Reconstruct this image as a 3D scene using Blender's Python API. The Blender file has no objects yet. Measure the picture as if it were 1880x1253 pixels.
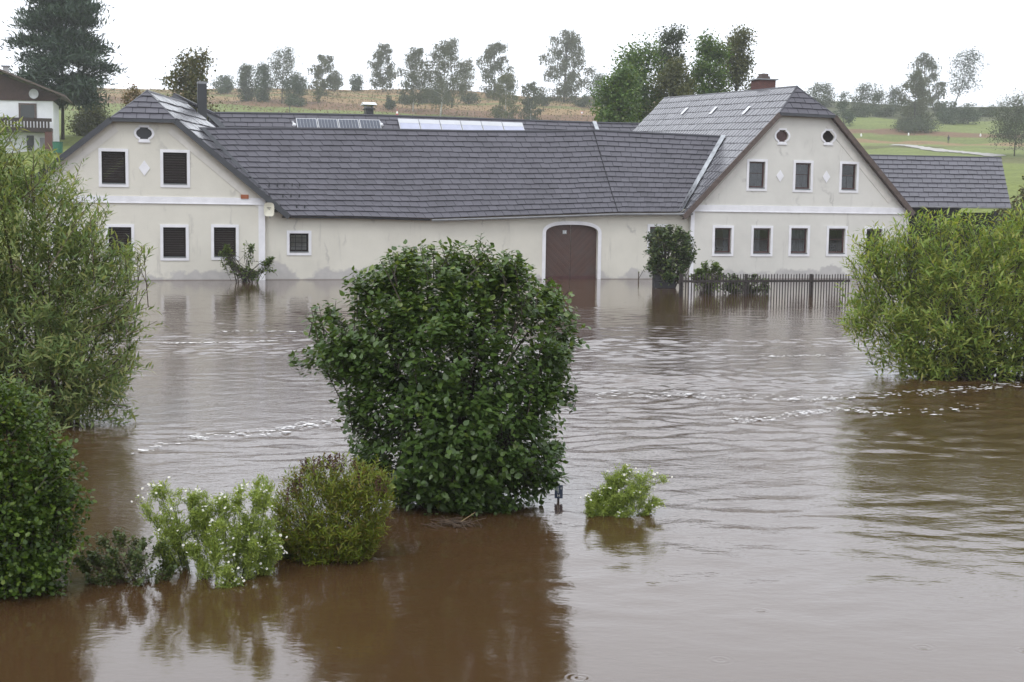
import bpy, math, random
import numpy as np
from mathutils import Matrix, Vector
from mathutils.geometry import tessellate_polygon

random.seed(7); rng = np.random.default_rng(7)
SC = bpy.context.scene
COL = SC.collection

# ------------------------------------------------------------------ camera
F_PX, HOR, ROLL, CAM_H = 2500.0, 380.0, math.radians(-0.8), 3.43
PITCH = math.atan((626.5 - HOR) / F_PX)
cp, sp, cr, sr = math.cos(PITCH), math.sin(PITCH), math.cos(ROLL), math.sin(ROLL)
CAMP = np.array([0.0, 0.0, CAM_H])
right = Vector((cr, -sr * sp, -sr * cp)); up = Vector((sr, cr * sp, cr * cp)); fwd = Vector((0, cp, -sp))
cam = bpy.data.cameras.new('camera'); camo = bpy.data.objects.new('camera', cam); COL.objects.link(camo)
M = Matrix.Identity(4)
for i in range(3):
    M[i][0] = right[i]; M[i][1] = up[i]; M[i][2] = -fwd[i]; M[i][3] = CAMP[i]
camo.matrix_world = M
cam.sensor_width = 36; cam.lens = 36 * F_PX / 1880; cam.clip_end = 5000; cam.clip_start = 0.1
SC.camera = camo

# ------------------------------------------------------------------ world and sun (overcast, rain)
w = bpy.data.worlds.new('World'); SC.world = w; w.use_nodes = True
nt = w.node_tree; nt.nodes.clear()
sky = nt.nodes.new('ShaderNodeTexSky'); sky.sky_type = 'NISHITA'; sky.sun_disc = False
sky.sun_elevation = math.radians(50); sky.sun_rotation = math.radians(200)
mul = nt.nodes.new('ShaderNodeVectorMath'); mul.operation = 'SCALE'; mul.inputs[3].default_value = 0.10
hs = nt.nodes.new('ShaderNodeHueSaturation'); hs.inputs['Saturation'].default_value = 0.25
mix = nt.nodes.new('ShaderNodeMix'); mix.data_type = 'RGBA'; mix.inputs[0].default_value = 0.9
mix.inputs[7].default_value = (1.71, 1.78, 1.92, 1)
bg = nt.nodes.new('ShaderNodeBackground'); bg.inputs[1].default_value = 1.0
wo = nt.nodes.new('ShaderNodeOutputWorld')
nt.links.new(sky.outputs[0], mul.inputs[0]); nt.links.new(mul.outputs[0], hs.inputs['Color'])
nt.links.new(hs.outputs[0], mix.inputs[6]); nt.links.new(mix.outputs[2], bg.inputs[0]); nt.links.new(bg.outputs[0], wo.inputs[0])
sl = bpy.data.lights.new('sun', 'SUN'); sl.energy = 1.3; sl.angle = math.radians(28); sl.color = (1, 0.97, 0.93)
so = bpy.data.objects.new('sun', sl); COL.objects.link(so)
so.rotation_euler = (math.radians(38), 0, math.radians(-25))
SC.view_settings.view_transform = 'Standard'; SC.view_settings.look = 'None'
SC.view_settings.exposure = -0.18; SC.view_settings.gamma = 1
SC.cycles.max_bounces = 6; SC.cycles.transparent_max_bounces = 12; SC.cycles.volume_bounces = 1
SC.cycles.use_denoising = True; SC.cycles.caustics_reflective = False; SC.cycles.caustics_refractive = False

# ------------------------------------------------------------------ pixel geometry
def ray(px, py):
    x = (px - 940) / F_PX; y = (626.5 - py) / F_PX
    x, y = cr * x + sr * y, -sr * x + cr * y
    return np.array([x, cp + y * sp, -sp + y * cp])
def at_y(px, py, Y):
    d = ray(px, py); return CAMP + d * (Y / d[1])
def on_z(px, py, z=0.0):
    d = ray(px, py); return CAMP + d * ((z - CAM_H) / d[2])
def px_scale(Y): return F_PX / Y
YAW = math.radians(17)
TV = np.array([math.cos(YAW), math.sin(YAW), 0]); NV = np.array([-math.sin(YAW), math.cos(YAW), 0])
ORG = on_z(290, 515.2)
def to_f(p):
    q = p - ORG; return np.array([q @ TV, q @ NV, p[2]])
def from_f(f): return ORG + f[0] * TV + f[1] * NV + np.array([0, 0, f[2]])
def fc(px, py, v=0.0):
    d = ray(px, py); t = (v - (CAMP - ORG) @ NV) / (d @ NV)
    return to_f(CAMP + d * t)
def f_plane(px, py, P0, n):
    c = to_f(CAMP); d = to_f(CAMP + ray(px, py)) - c
    t = ((P0 - c) @ n) / (d @ n); return c + d * t
def unit(v): return v / (np.linalg.norm(v) + 1e-12)

# ------------------------------------------------------------------ materials
def mat(name):
    m = bpy.data.materials.new(name); m.use_nodes = True
    n = m.node_tree.nodes; return m, n, m.node_tree.links, n['Principled BSDF']
def noise(n, l, scale, detail=4, vec=None, rough=0.55):
    t = n.new('ShaderNodeTexNoise'); t.inputs['Scale'].default_value = scale; t.inputs['Detail'].default_value = detail
    t.inputs['Roughness'].default_value = rough
    if vec is not None: l.new(vec, t.inputs['Vector'])
    return t
def ramp(n, l, src, stops):
    r = n.new('ShaderNodeValToRGB'); l.new(src, r.inputs[0]); e = r.color_ramp.elements
    e[0].position, e[0].color = stops[0][0], (*stops[0][1], 1); e[1].position, e[1].color = stops[-1][0], (*stops[-1][1], 1)
    for p, c in stops[1:-1]:
        k = e.new(p); k.color = (*c, 1)
    return r
def pos(n): return n.new('ShaderNodeNewGeometry').outputs['Position']
def bump(n, l, src, bs, strength=0.3, dist=0.02):
    b = n.new('ShaderNodeBump'); b.inputs['Strength'].default_value = strength; b.inputs['Distance'].default_value = dist
    l.new(src, b.inputs['Height']); l.new(b.outputs[0], bs.inputs['Normal']); return b
def mathn(n, l, op, a, b=None, clamp=False):
    k = n.new('ShaderNodeMath'); k.operation = op; k.use_clamp = clamp
    for i, v in enumerate((a, b)):
        if v is None: continue
        if isinstance(v, (int, float)): k.inputs[i].default_value = v
        else: l.new(v, k.inputs[i])
    return k.outputs[0]
def mixc(n, l, fac, a, b):
    k = n.new('ShaderNodeMix'); k.data_type = 'RGBA'
    for i, v in ((0, fac), (6, a), (7, b)):
        if isinstance(v, (int, float)): k.inputs[i].default_value = v
        elif isinstance(v, tuple): k.inputs[i].default_value = (*v, 1)
        else: l.new(v, k.inputs[i])
    return k.outputs[2]
def simple(name, c, rough=0.6, var=0.15, scale=3, bmp=0.0, metal=0, spec=0.5):
    m, n, l, b = mat(name); t = noise(n, l, scale, 5, pos(n))
    lo = tuple(x * (1 - var) for x in c); hi = tuple(min(1, x * (1 + var)) for x in c)
    l.new(ramp(n, l, t.outputs[0], [(0.3, lo), (0.7, hi)]).outputs[0], b.inputs['Base Color'])
    b.inputs['Roughness'].default_value = rough; b.inputs['Metallic'].default_value = metal
    b.inputs['Specular IOR Level'].default_value = spec
    if bmp: bump(n, l, noise(n, l, scale * 12, 3, pos(n)).outputs[0], b, bmp)
    return m
MT = {}
def stucco(name, base, z0):
    m, n, l, b = mat(name); p = pos(n)
    big = noise(n, l, 0.45, 5, p, 0.65); fine = noise(n, l, 9, 6, p)
    c1 = ramp(n, l, big.outputs[0], [(0.3, tuple(x * .90 for x in base)), (0.55, base), (0.75, tuple(min(.9, x * 1.05) for x in base))]).outputs[0]
    # vertical run-off streaks
    mp = n.new('ShaderNodeMapping'); l.new(p, mp.inputs[0]); mp.inputs['Scale'].default_value = (1.7, 1.7, 0.22)
    st = noise(n, l, 1.0, 6, mp.outputs[0], 0.7)
    stf = ramp(n, l, st.outputs[0], [(0.60, (0, 0, 0)), (0.70, (1, 1, 1))]).outputs[0]
    c2 = mixc(n, l, mathn(n, l, 'MULTIPLY', stf, 0.45), c1, (0.36, 0.35, 0.33))
    mc = n.new('ShaderNodeMapping'); l.new(p, mc.inputs[0]); mc.inputs['Scale'].default_value = (.55, .55, .16)
    wob = noise(n, l, 3.0, 4, p); wv = n.new('ShaderNodeVectorMath'); wv.operation = 'SCALE'; wv.inputs[3].default_value = .22; l.new(wob.outputs['Color'], wv.inputs[0])
    ad = n.new('ShaderNodeVectorMath'); l.new(mc.outputs[0], ad.inputs[0]); l.new(wv.outputs[0], ad.inputs[1])
    vo = n.new('ShaderNodeTexVoronoi'); vo.feature = 'DISTANCE_TO_EDGE'; vo.inputs['Scale'].default_value = 1.0; l.new(ad.outputs[0], vo.inputs['Vector'])
    ck = ramp(n, l, vo.outputs['Distance'], [(0.0, (1, 1, 1)), (0.03, (0, 0, 0))]).outputs[0]
    cm = ramp(n, l, noise(n, l, .8, 2, p).outputs[0], [(0.52, (0, 0, 0)), (0.66, (1, 1, 1))]).outputs[0]
    c2 = mixc(n, l, mathn(n, l, 'MULTIPLY', mathn(n, l, 'MULTIPLY', ck, cm), 0.5), c2, (0.30, 0.29, 0.28))
    # bare grey render patches at the foot of the wall
    sx = n.new('ShaderNodeSeparateXYZ'); l.new(p, sx.inputs[0])
    edge = noise(n, l, 0.55, 6, p, 0.6)
    lim = mathn(n, l, 'ADD', mathn(n, l, 'MULTIPLY', edge.outputs[0], 2.6), z0 - 1.3)
    d = mathn(n, l, 'SUBTRACT', lim, sx.outputs[2])
    f = mathn(n, l, 'MULTIPLY', d, 7.0, True)
    pn = noise(n, l, 2.2, 5, p)
    pc = ramp(n, l, pn.outputs[0], [(0.3, (0.36, 0.35, 0.35)), (0.7, (0.47, 0.455, 0.45))]).outputs[0]
    c3 = mixc(n, l, mathn(n, l, 'MULTIPLY', f, 0.85), c2, pc)
    # wet line right above the water
    wl = mathn(n, l, 'MULTIPLY', mathn(n, l, 'SUBTRACT', 0.05, sx.outputs[2]), 25.0, True)
    c4 = mixc(n, l, mathn(n, l, 'MULTIPLY', wl, 0.6), c3, (0.13, 0.09, 0.07))
    l.new(c4, b.inputs['Base Color']); b.inputs['Roughness'].default_value = 0.85; b.inputs['Specular IOR Level'].default_value = 0.25
    bump(n, l, fine.outputs[0], b, 0.25, 0.01); return m
MT['stucco'] = stucco('cream_stucco', (0.645, 0.625, 0.555), 0.30)
MT['stucco_pale'] = stucco('pale_stucco', (0.63, 0.62, 0.58), 0.55)
MT['trim'] = simple('white_trim', (0.74, 0.74, 0.77), 0.7, 0.08, 2.0, 0.1)
MT['cornice'] = simple('cornice_plaster', (0.62, 0.60, 0.56), 0.8, 0.08, 2.0, 0.1)
MT['white_wall'] = simple('white_wall', (0.74, 0.75, 0.78), 0.8, 0.08, 1.0, 0.2)
def slate(name, base, rough, spec=0.5, var=0.22, ior=1.5):
    m, n, l, b = mat(name)
    a = n.new('ShaderNodeAttribute'); a.attribute_name = 'tone'
    oi = n.new('ShaderNodeObjectInfo')
    t = mathn(n, l, 'FRACT', mathn(n, l, 'ADD', a.outputs['Fac'], oi.outputs['Random']))
    c = ramp(n, l, t, [(0.0, tuple(x * (1 - var) for x in base)), (1.0, tuple(x * (1 + var) for x in base))]).outputs[0]
    p = pos(n); s = noise(n, l, 0.5, 5, p, 0.6)
    c = mixc(n, l, ramp(n, l, s.outputs[0], [(0.40, (0, 0, 0)), (0.75, (.5, .5, .5))]).outputs[0], c, tuple(x * 1.35 for x in base))
    l.new(c, b.inputs['Base Color'])
    fn = noise(n, l, 14, 4, p)
    l.new(ramp(n, l, fn.outputs[0], [(0.3, (rough * .8,) * 3), (0.7, (rough * 1.15,) * 3)]).outputs[0], b.inputs['Roughness'])
    b.inputs['Specular IOR Level'].default_value = spec
    b.inputs['IOR'].default_value = ior
    bump(n, l, fn.outputs[0], b, 0.15, 0.006); return m
MT['slate'] = slate('dark_slate', (0.076, 0.073, 0.088), 0.44, 0.45, .14)
MT['slate_wet'] = slate('wet_slate', (0.060, 0.058, 0.068), 0.20, 0.5, .22, 1.8)
MT['tile_wet'] = slate('wet_tile', (0.085, 0.083, 0.095), 0.22, 0.5, .22, 2.3)
MT['deck'] = simple('roof_underlay', (0.018, 0.018, 0.022), 0.9, 0.1)
MT['ridge'] = simple('ridge_cap_metal', (0.045, 0.045, 0.055), 0.4, 0.15)
MT['dark_board'] = simple('dark_verge_board', (0.035, 0.038, 0.045), 0.35, 0.2)
MT['brown_board'] = simple('brown_verge_board', (0.085, 0.060, 0.050), 0.55, 0.3, 6)
MT['soffit'] = simple('red_brown_soffit', (0.13, 0.035, 0.025), 0.6, 0.25, 5)
MT['zinc'] = simple('zinc_sheet', (0.42, 0.44, 0.46), 0.45, 0.25, 2.5, 0.15, 0.5)
MT['gutter'] = simple('gutter_metal', (0.22, 0.225, 0.235), 0.4, 0.2, 2, 0, 0.4)
MT['sash'] = simple('red_brown_sash', (0.062, 0.024, 0.022), 0.4, 0.2)
MT['sill'] = simple('grey_sill', (0.16, 0.175, 0.18), 0.35, 0.1)
MT['slat'] = simple('dark_wood_slat', (0.017, 0.012, 0.010), 0.7, 0.5, 9, 0, 0, .15)
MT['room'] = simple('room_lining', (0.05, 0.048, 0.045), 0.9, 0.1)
MT['curtain'] = simple('net_curtain', (0.36, 0.38, 0.40), 0.9, 0.15, 4)
MT['black'] = simple('black_metal', (0.02, 0.022, 0.026), 0.4, 0.15)
MT['brick'] = None
def glass():
    m, n, l, b = mat('window_glass'); out = n['Material Output']; n.remove(b)
    tr = n.new('ShaderNodeBsdfTransparent'); tr.inputs[0].default_value = (0.55, 0.58, 0.6, 1)
    gl = n.new('ShaderNodeBsdfGlossy'); gl.inputs['Roughness'].default_value = 0.03
    fr = n.new('ShaderNodeFresnel'); fr.inputs[0].default_value = 1.7
    mx = n.new('ShaderNodeMixShader'); l.new(fr.outputs[0], mx.inputs[0]); l.new(tr.outputs[0], mx.inputs[1]); l.new(gl.outputs[0], mx.inputs[2])
    l.new(mx.outputs[0], out.inputs[0]); return m
MT['glass'] = glass()
def brick():
    m, n, l, b = mat('chimney_brick'); t = n.new('ShaderNodeTexBrick'); tc = n.new('ShaderNodeTexCoord')
    l.new(tc.outputs['Object'], t.inputs[0]); t.inputs['Scale'].default_value = 5
    mp = n.new('ShaderNodeMapping'); l.new(tc.outputs['Object'], mp.inputs[0]); mp.inputs['Rotation'].default_value = (math.pi / 2, 0, 0); l.new(mp.outputs[0], t.inputs[0])
    t.inputs[1].default_value = (0.125, 0.042, 0.033, 1); t.inputs[2].default_value = (0.085, 0.030, 0.025, 1); t.inputs[3].default_value = (0.13, 0.11, 0.10, 1)
    l.new(t.outputs[0], b.inputs['Base Color']); b.inputs['Roughness'].default_value = 0.8; return m
MT['brick'] = brick()
def gatewood():
    m, n, l, b = mat('brown_gate_boards'); tc = n.new('ShaderNodeTexCoord')
    sx = n.new('ShaderNodeSeparateXYZ'); l.new(tc.outputs['Object'], sx.inputs[0])
    s = mathn(n, l, 'SUBTRACT', sx.outputs[2], mathn(n, l, 'ABSOLUTE', sx.outputs[0]))
    fr = mathn(n, l, 'FRACT', mathn(n, l, 'MULTIPLY', s, 8.0))
    gr = ramp(n, l, fr, [(0.0, (0, 0, 0)), (0.12, (1, 1, 1))]).outputs[0]
    idn = mathn(n, l, 'FRACT', mathn(n, l, 'MULTIPLY', mathn(n, l, 'FLOOR', mathn(n, l, 'MULTIPLY', s, 8.0)), 0.37))
    c = ramp(n, l, idn, [(0, (0.062, 0.029, 0.021)), (1, (0.088, 0.044, 0.033))]).outputs[0]
    nz = noise(n, l, 2.0, 5, tc.outputs['Object'])
    c = mixc(n, l, ramp(n, l, nz.outputs[0], [(0.35, (0, 0, 0)), (0.75, (.7, .7, .7))]).outputs[0], c, (0.075, 0.058, 0.052))
    c = mixc(n, l, gr, (0.022, 0.010, 0.008), c)
    l.new(c, b.inputs['Base Color']); b.inputs['Roughness'].default_value = 0.5; bump(n, l, gr, b, 0.5, 0.01); return m
MT['gate'] = gatewood()
def leafmat(name, cols, rough=0.38, trans=0.25, spec=0.5):
    m, n, l, b = mat(name); out = n['Material Output']
    a = n.new('ShaderNodeAttribute'); a.attribute_name = 'tone'; oi = n.new('ShaderNodeObjectInfo')
    t = mathn(n, l, 'FRACT', mathn(n, l, 'ADD', a.outputs['Fac'], mathn(n, l, 'MULTIPLY', oi.outputs['Random'], 0.999)))
    k = len(cols) - 1
    c = ramp(n, l, t, [(i / k, cc) for i, cc in enumerate(cols)]).outputs[0]
    l.new(c, b.inputs['Base Color']); b.inputs['Roughness'].default_value = rough; b.inputs['Specular IOR Level'].default_value = spec
    tr = n.new('ShaderNodeBsdfTranslucent'); br = n.new('ShaderNodeVectorMath'); br.operation = 'MULTIPLY'
    br.inputs[1].default_value = (1.3, 1.25, 0.6); l.new(c, br.inputs[0]); l.new(br.outputs[0], tr.inputs[0])
    mx = n.new('ShaderNodeMixShader'); mx.inputs[0].default_value = trans
    l.new(b.outputs[0], mx.inputs[1]); l.new(tr.outputs[0], mx.inputs[2]); l.new(mx.outputs[0], out.inputs[0]); return m
MT['bark'] = simple('dark_bark', (0.045, 0.036, 0.028), 0.85, 0.3, 8, 0.3)
MT['bark_birch'] = simple('birch_bark', (0.42, 0.41, 0.39), 0.8, 0.5, 2.5)
MT['twig'] = simple('brown_twig', (0.075, 0.05, 0.032), 0.8, 0.3, 10)
MT['stem'] = simple('green_stem', (0.07, 0.09, 0.03), 0.6, 0.3, 10)

# ------------------------------------------------------------------ mesh helpers
def link_mesh(name, verts, faces, material, parent=None, smooth=False, tone=None):
    me = bpy.data.meshes.new(name)
    me.from_pydata([tuple(v) for v in verts], [], faces); me.materials.append(material)
    if tone is not None:
        at = me.attributes.new('tone', 'FLOAT', 'POINT'); at.data.foreach_set('value', np.asarray(tone, np.float32))
    if smooth:
        me.polygons.foreach_set('use_smooth', [True] * len(me.polygons))
    o = bpy.data.objects.new(name, me); COL.objects.link(o)
    if parent is not None: o.parent = parent
    return o
def link_tris(name, V, nv, polys, material, parent=None, tone=None, smooth=False):
    """V: (n, k, 3) array; polys: list of index tuples into the k vertices of each piece (all triangles)."""
    n, k, _ = V.shape
    P = np.array(polys, np.int32); idx = (P[None] + (np.arange(n, dtype=np.int32) * k)[:, None, None]).reshape(-1)
    me = bpy.data.meshes.new(name); me.vertices.add(n * k); me.vertices.foreach_set('co', V.reshape(-1).astype(np.float32))
    nf = n * len(P); me.loops.add(nf * 3); me.loops.foreach_set('vertex_index', idx)
    me.polygons.add(nf); me.polygons.foreach_set('loop_start', np.arange(0, nf * 3, 3, dtype=np.int32))
    me.polygons.foreach_set('loop_total', np.full(nf, 3, np.int32))
    if smooth: me.polygons.foreach_set('use_smooth', np.ones(nf, bool))
    me.update(calc_edges=True)
    if tone is not None:
        at = me.attributes.new('tone', 'FLOAT', 'POINT'); at.data.foreach_set('value', np.repeat(np.asarray(tone, np.float32), k))
    me.materials.append(material)
    o = bpy.data.objects.new(name, me); COL.objects.link(o)
    if parent is not None: o.parent = parent
    return o
def tag(o, label=None, cat=None, group=None, kind=None):
    if label: o['label'] = label
    if cat: o['category'] = cat
    if group: o['group'] = group
    if kind: o['kind'] = kind
    return o
def empty(name, loc, label, cat, group=None, rz=0.0):
    o = bpy.data.objects.new(name, None); COL.objects.link(o); o.location = tuple(loc); o.rotation_euler = (0, 0, rz)
    o.empty_display_size = 0.3
    return tag(o, label, cat, group)
class MB:
    def __init__(s, off=(0, 0, 0)): s.v = []; s.f = []; s.off = np.array(off, float)
    def add(s, verts, faces):
        k = len(s.v); s.v += [np.asarray(v, float) - s.off for v in verts]; s.f += [tuple(i + k for i in f) for f in faces]; return s
    def box(s, a, b):
        (x0, y0, z0), (x1, y1, z1) = a, b
        return s.add([(x0, y0, z0), (x1, y0, z0), (x1, y1, z0), (x0, y1, z0), (x0, y0, z1), (x1, y0, z1), (x1, y1, z1), (x0, y1, z1)],
                     [(0, 3, 2, 1), (4, 5, 6, 7), (0, 1, 5, 4), (1, 2, 6, 5), (2, 3, 7, 6), (3, 0, 4, 7)])
    def bar(s, p, q, wx, h, upv=(0, 0, 1)):
        p = np.asarray(p, float); q = np.asarray(q, float); d = unit(q - p); a = unit(np.cross(d, upv)); b = np.cross(a, d)
        c = [(-wx, -h), (wx, -h), (wx, h), (-wx, h)]
        vs = [p + a * x + b * y for x, y in c] + [q + a * x + b * y for x, y in c]
        return s.add(vs, [(3, 2, 1, 0), (4, 5, 6, 7), (0, 1, 5, 4), (1, 2, 6, 5), (2, 3, 7, 6), (3, 0, 4, 7)])
    def tube(s, pts, rad, sides=6, cap=True):
        pts = [np.asarray(p, float) for p in pts]; n = len(pts)
        if np.isscalar(rad): rad = [rad] * n
        vs = []; fs = []
        ref = np.array([0.31, 0.17, 0.93])
        for i, p in enumerate(pts):
            d = unit(pts[min(i + 1, n - 1)] - pts[max(i - 1, 0)]); a = unit(np.cross(d, ref if abs(d @ ref) < .95 else np.array([1, 0, 0.]))); b = np.cross(d, a)
            for k in range(sides):
                t = 2 * math.pi * k / sides; vs.append(p + rad[i] * (a * math.cos(t) + b * math.sin(t)))
        for i in range(n - 1):
            for k in range(sides):
                k2 = (k + 1) % sides; fs.append((i * sides + k, i * sides + k2, (i + 1) * sides + k2, (i + 1) * sides + k))
        if cap: fs.append(tuple(range((n - 1) * sides, n * sides))); fs.append(tuple(reversed(range(sides))))
        return s.add(vs, fs)
    def prism(s, poly, v0, v1, axis='v'):
        """poly in (u,z); extruded along v from v0 to v1."""
        n = len(poly); vs = [(p[0], v0, p[1]) for p in poly] + [(p[0], v1, p[1]) for p in poly]
        tri = tessellate_polygon([[Vector((p[0], p[1], 0)) for p in poly]])
        fs = [tuple(t) for t in tri] + [tuple(i + n for i in reversed(t)) for t in tri] + [(i, (i + 1) % n, n + (i + 1) % n, n + i) for i in range(n)]
        return s.add(vs, fs)
    def ring(s, outer, inner, v0, v1):
        """flat ring between two same-length polygons in (u,z), from v0 (front) to v1."""
        n = len(outer)
        vs = [(p[0], v0, p[1]) for p in outer] + [(p[0], v0, p[1]) for p in inner] + [(p[0], v1, p[1]) for p in outer] + [(p[0], v1, p[1]) for p in inner]
        fs = []
        for i in range(n):
            j = (i + 1) % n
            fs += [(i, j, n + j, n + i), (2 * n + j, 2 * n + i, 3 * n + i, 3 * n + j), (j, i, 2 * n + i, 2 * n + j), (n + i, n + j, 3 * n + j, 3 * n + i)]
        return s.add(vs, fs)
    def wall(s, outer, holes, v, depth):
        """polygon with openings in the plane v, reveals going back by depth."""
        loops = [outer] + holes; pts = [p for lp in loops for p in lp]
        tri = tessellate_polygon([[Vector((p[0], p[1], 0)) for p in lp] for lp in loops])
        s.add([(p[0], v, p[1]) for p in pts], [tuple(t) for t in tri])
        for lp in holes:
            n = len(lp); s.add([(p[0], v, p[1]) for p in lp] + [(p[0], v + depth, p[1]) for p in lp], [(i, (i + 1) % n, n + (i + 1) % n, n + i) for i in range(n)])
        return s
    def build(s, name, material, parent=None, smooth=False):
        return link_mesh(name, s.v, s.f, material, parent, smooth)
def rect(u0, u1, z0, z1): return [(u0, z0), (u1, z0), (u1, z1), (u0, z1)]
def grow(poly, du, dz=None):
    dz = du if dz is None else dz; c = np.mean(poly, 0)
    (a, b), (d, e) = np.min(poly, 0), np.max(poly, 0)
    return [(c[0] + (p[0] - c[0]) * (1 + 2 * du / (d - a)), c[1] + (p[1] - c[1]) * (1 + 2 * dz / (e - b))) for p in poly]

# ------------------------------------------------------------------ terrain
SKYL = [(-400, 166), (0, 164), (220, 165), (400, 169), (590, 166), (860, 172), (980, 180), (1085, 183), (1500, 191), (1720, 199), (1880, 202), (2300, 205)]
CRY = 400.0
def crest_z(X):
    px = X / CRY * F_PX + 940; y = np.interp(px, [a for a, b in SKYL], [b for a, b in SKYL])
    hor = HOR + math.tan(-ROLL) * (px - 940)
    return CAM_H + (hor - y) / F_PX * CRY
def sstep(a, b, x):
    t = np.clip((x - a) / (b - a), 0, 1); return t * t * (3 - 2 * t)
def terrain(X, Y):
    X = np.asarray(X, float); Y = np.asarray(Y, float)
    cz = crest_z(X)
    right_ = np.where(Y < 292, np.interp(Y, [95, 234, 292], [1.6, 12.6, 18]), 18 + (cz - 18) * np.clip((Y - 292) / (CRY - 292), 0, 1))
    left_ = np.where(Y < 292, np.interp(Y, [85, 122, 135, 200, 292], [3.6, 8, 9.6, 14.5, 20]), 20 + (cz - 20) * np.clip((Y - 292) / (CRY - 292), 0, 1))
    k = sstep(-20, -42, X) * 1.0
    hill = left_ * k + right_ * (1 - k)
    hill = np.where(Y > CRY, cz - (Y - CRY) * 0.06, hill)
    hill = hill + 0.35 * np.sin(X * 0.11 + 1) * np.sin(Y * 0.09) + 0.2 * np.sin(X * 0.37) * np.sin(Y * 0.23 + 2)
    v = (X - ORG[0]) * NV[0] + (Y - ORG[1]) * NV[1]
    bed = np.interp(Y, [-5, 1.5, 5, 10], [0.9, 0.6, -0.7, -1.7])
    yard = np.interp(v, [-3, 1, 9, 14], [-1.7, -0.8, -0.5, 0.5])
    low = np.where(v > -3, np.maximum(bed, yard), bed)
    b = sstep(12, 27, v)
    return low * (1 - b) + hill * b
def ground_hit(px, py):
    d = ray(px, py); Ys = np.arange(70, CRY + 1, 1.0); P = CAMP[None] + d[None] * (Ys / d[1])[:, None]
    below = P[:, 2] <= terrain(P[:, 0], P[:, 1]); i = np.argmax(below) if below.any() else len(Ys) - 1
    X, Y = P[i, 0], P[i, 1]; return np.array([X, Y, float(terrain(X, Y))])
def axis(a, b, dense0, dense1, step, far):
    xs = list(np.arange(dense0, dense1 + .01, step)); x = dense1; s = step
    while x < b: s = min(s * 1.25, far); x += s; xs.append(min(x, b))
    x = dense0; s = step; pre = []
    while x > a: s = min(s * 1.25, far); x -= s; pre.append(max(x, a))
    return np.array(pre[::-1] + xs)
gx = axis(-420, 420, -190, 190, 2.5, 25); gy = np.concatenate([np.arange(-60, 60, 3.0), np.arange(60, 412, 2.0), np.arange(415, 620, 15.0)])
GX, GY = np.meshgrid(gx, gy); GZ = terrain(GX, GY)
tv = np.stack([GX, GY, GZ], -1).reshape(-1, 3); nx = len(gx); ny = len(gy)
ii = (np.arange(ny - 1)[:, None] * nx + np.arange(nx - 1)[None]).reshape(-1)
tf = [(int(i), int(i + 1), int(i + nx + 1), int(i + nx)) for i in ii]
def ground_mat():
    m, n, l, b = mat('fields'); a = n.new('ShaderNodeAttribute'); a.attribute_name = 'field'
    p = pos(n); mp = n.new('ShaderNodeMapping'); l.new(p, mp.inputs[0]); mp.inputs['Scale'].default_value = (0.35, 1.0, 1.0)
    t1 = noise(n, l, 0.30, 6, mp.outputs[0], 0.65); t2 = noise(n, l, 1.6, 5, p)
    k = ramp(n, l, t1.outputs[0], [(0.25, (0.78, 0.78, 0.78)), (0.75, (1.22, 1.2, 1.15))]).outputs[0]
    k2 = ramp(n, l, t2.outputs[0], [(0.25, (0.7, 0.7, 0.7)), (0.75, (1.25, 1.25, 1.25))]).outputs[0]
    mm = n.new('ShaderNodeVectorMath'); mm.operation = 'MULTIPLY'; l.new(a.outputs['Color'], mm.inputs[0]); l.new(k, mm.inputs[1])
    m2 = n.new('ShaderNodeVectorMath'); m2.operation = 'MULTIPLY'; l.new(mm.outputs[0], m2.inputs[0]); l.new(k2, m2.inputs[1])
    l.new(m2.outputs[0], b.inputs['Base Color']); b.inputs['Roughness'].default_value = 0.95; b.inputs['Specular IOR Level'].default_value = 0.1
    bump(n, l, t2.outputs[0], b, 0.6, 0.3); return m
GREEN = np.array([0.130, 0.155, 0.056]); OLIVE = np.array([0.12, 0.125, 0.055]); TAN = np.array([0.235, 0.165, 0.095])
BROWN = np.array([0.165, 0.105, 0.070]); LIME = np.array([0.155, 0.185, 0.055]); SCRUB = np.array([0.07, 0.075, 0.045])
X_, Y_ = tv[:, 0], tv[:, 1]
wig = 4 * np.sin(X_ * .05 + 1) + 2.5 * np.sin(X_ * .13) + 1.5 * np.sin(X_ * .4)
def bands(yy, tab):
    ed = [t[0] for t in tab]; out = np.zeros((len(yy), 3)); idx = np.clip(np.searchsorted(ed, yy), 0, len(tab) - 1)
    cols = np.array([t[1] for t in tab]); return cols[idx]
cl = bands(Y_ + wig * .5 + 14 * sstep(-90, -40, X_), [(150, LIME), (345, GREEN * 1.1), (362, BROWN), (376, TAN), (381, OLIVE * 1.2), (391, TAN * 1.05), (395, OLIVE * 1.3), (800, TAN)])
crt = bands(Y_ + wig * .8 - 0.05 * X_, [(215, LIME * .95), (232, OLIVE), (262, GREEN * 1.15), (272, OLIVE * .9), (283, GREEN * 1.2), (290, TAN * .9), (302, GREEN), (312, BROWN), (345, GREEN * 1.15), (362, SCRUB * 1.3), (800, SCRUB * 1.2)])
kr = sstep(28, 60, X_)[:, None]; gcol = (cl * (1 - kr) + crt * kr) * 1.2
gcol = np.where((tv[:, 2] < 0.4)[:, None], np.array([0.10, 0.075, 0.05]), gcol)
ground = link_mesh('ground', tv, tf, ground_mat(), None, True)
at = ground.data.attributes.new('field', 'FLOAT_COLOR', 'POINT'); at.data.foreach_set('color', np.concatenate([gcol, np.ones((len(gcol), 1))], 1).astype(np.float32).reshape(-1))
tag(ground, kind='structure')

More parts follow.
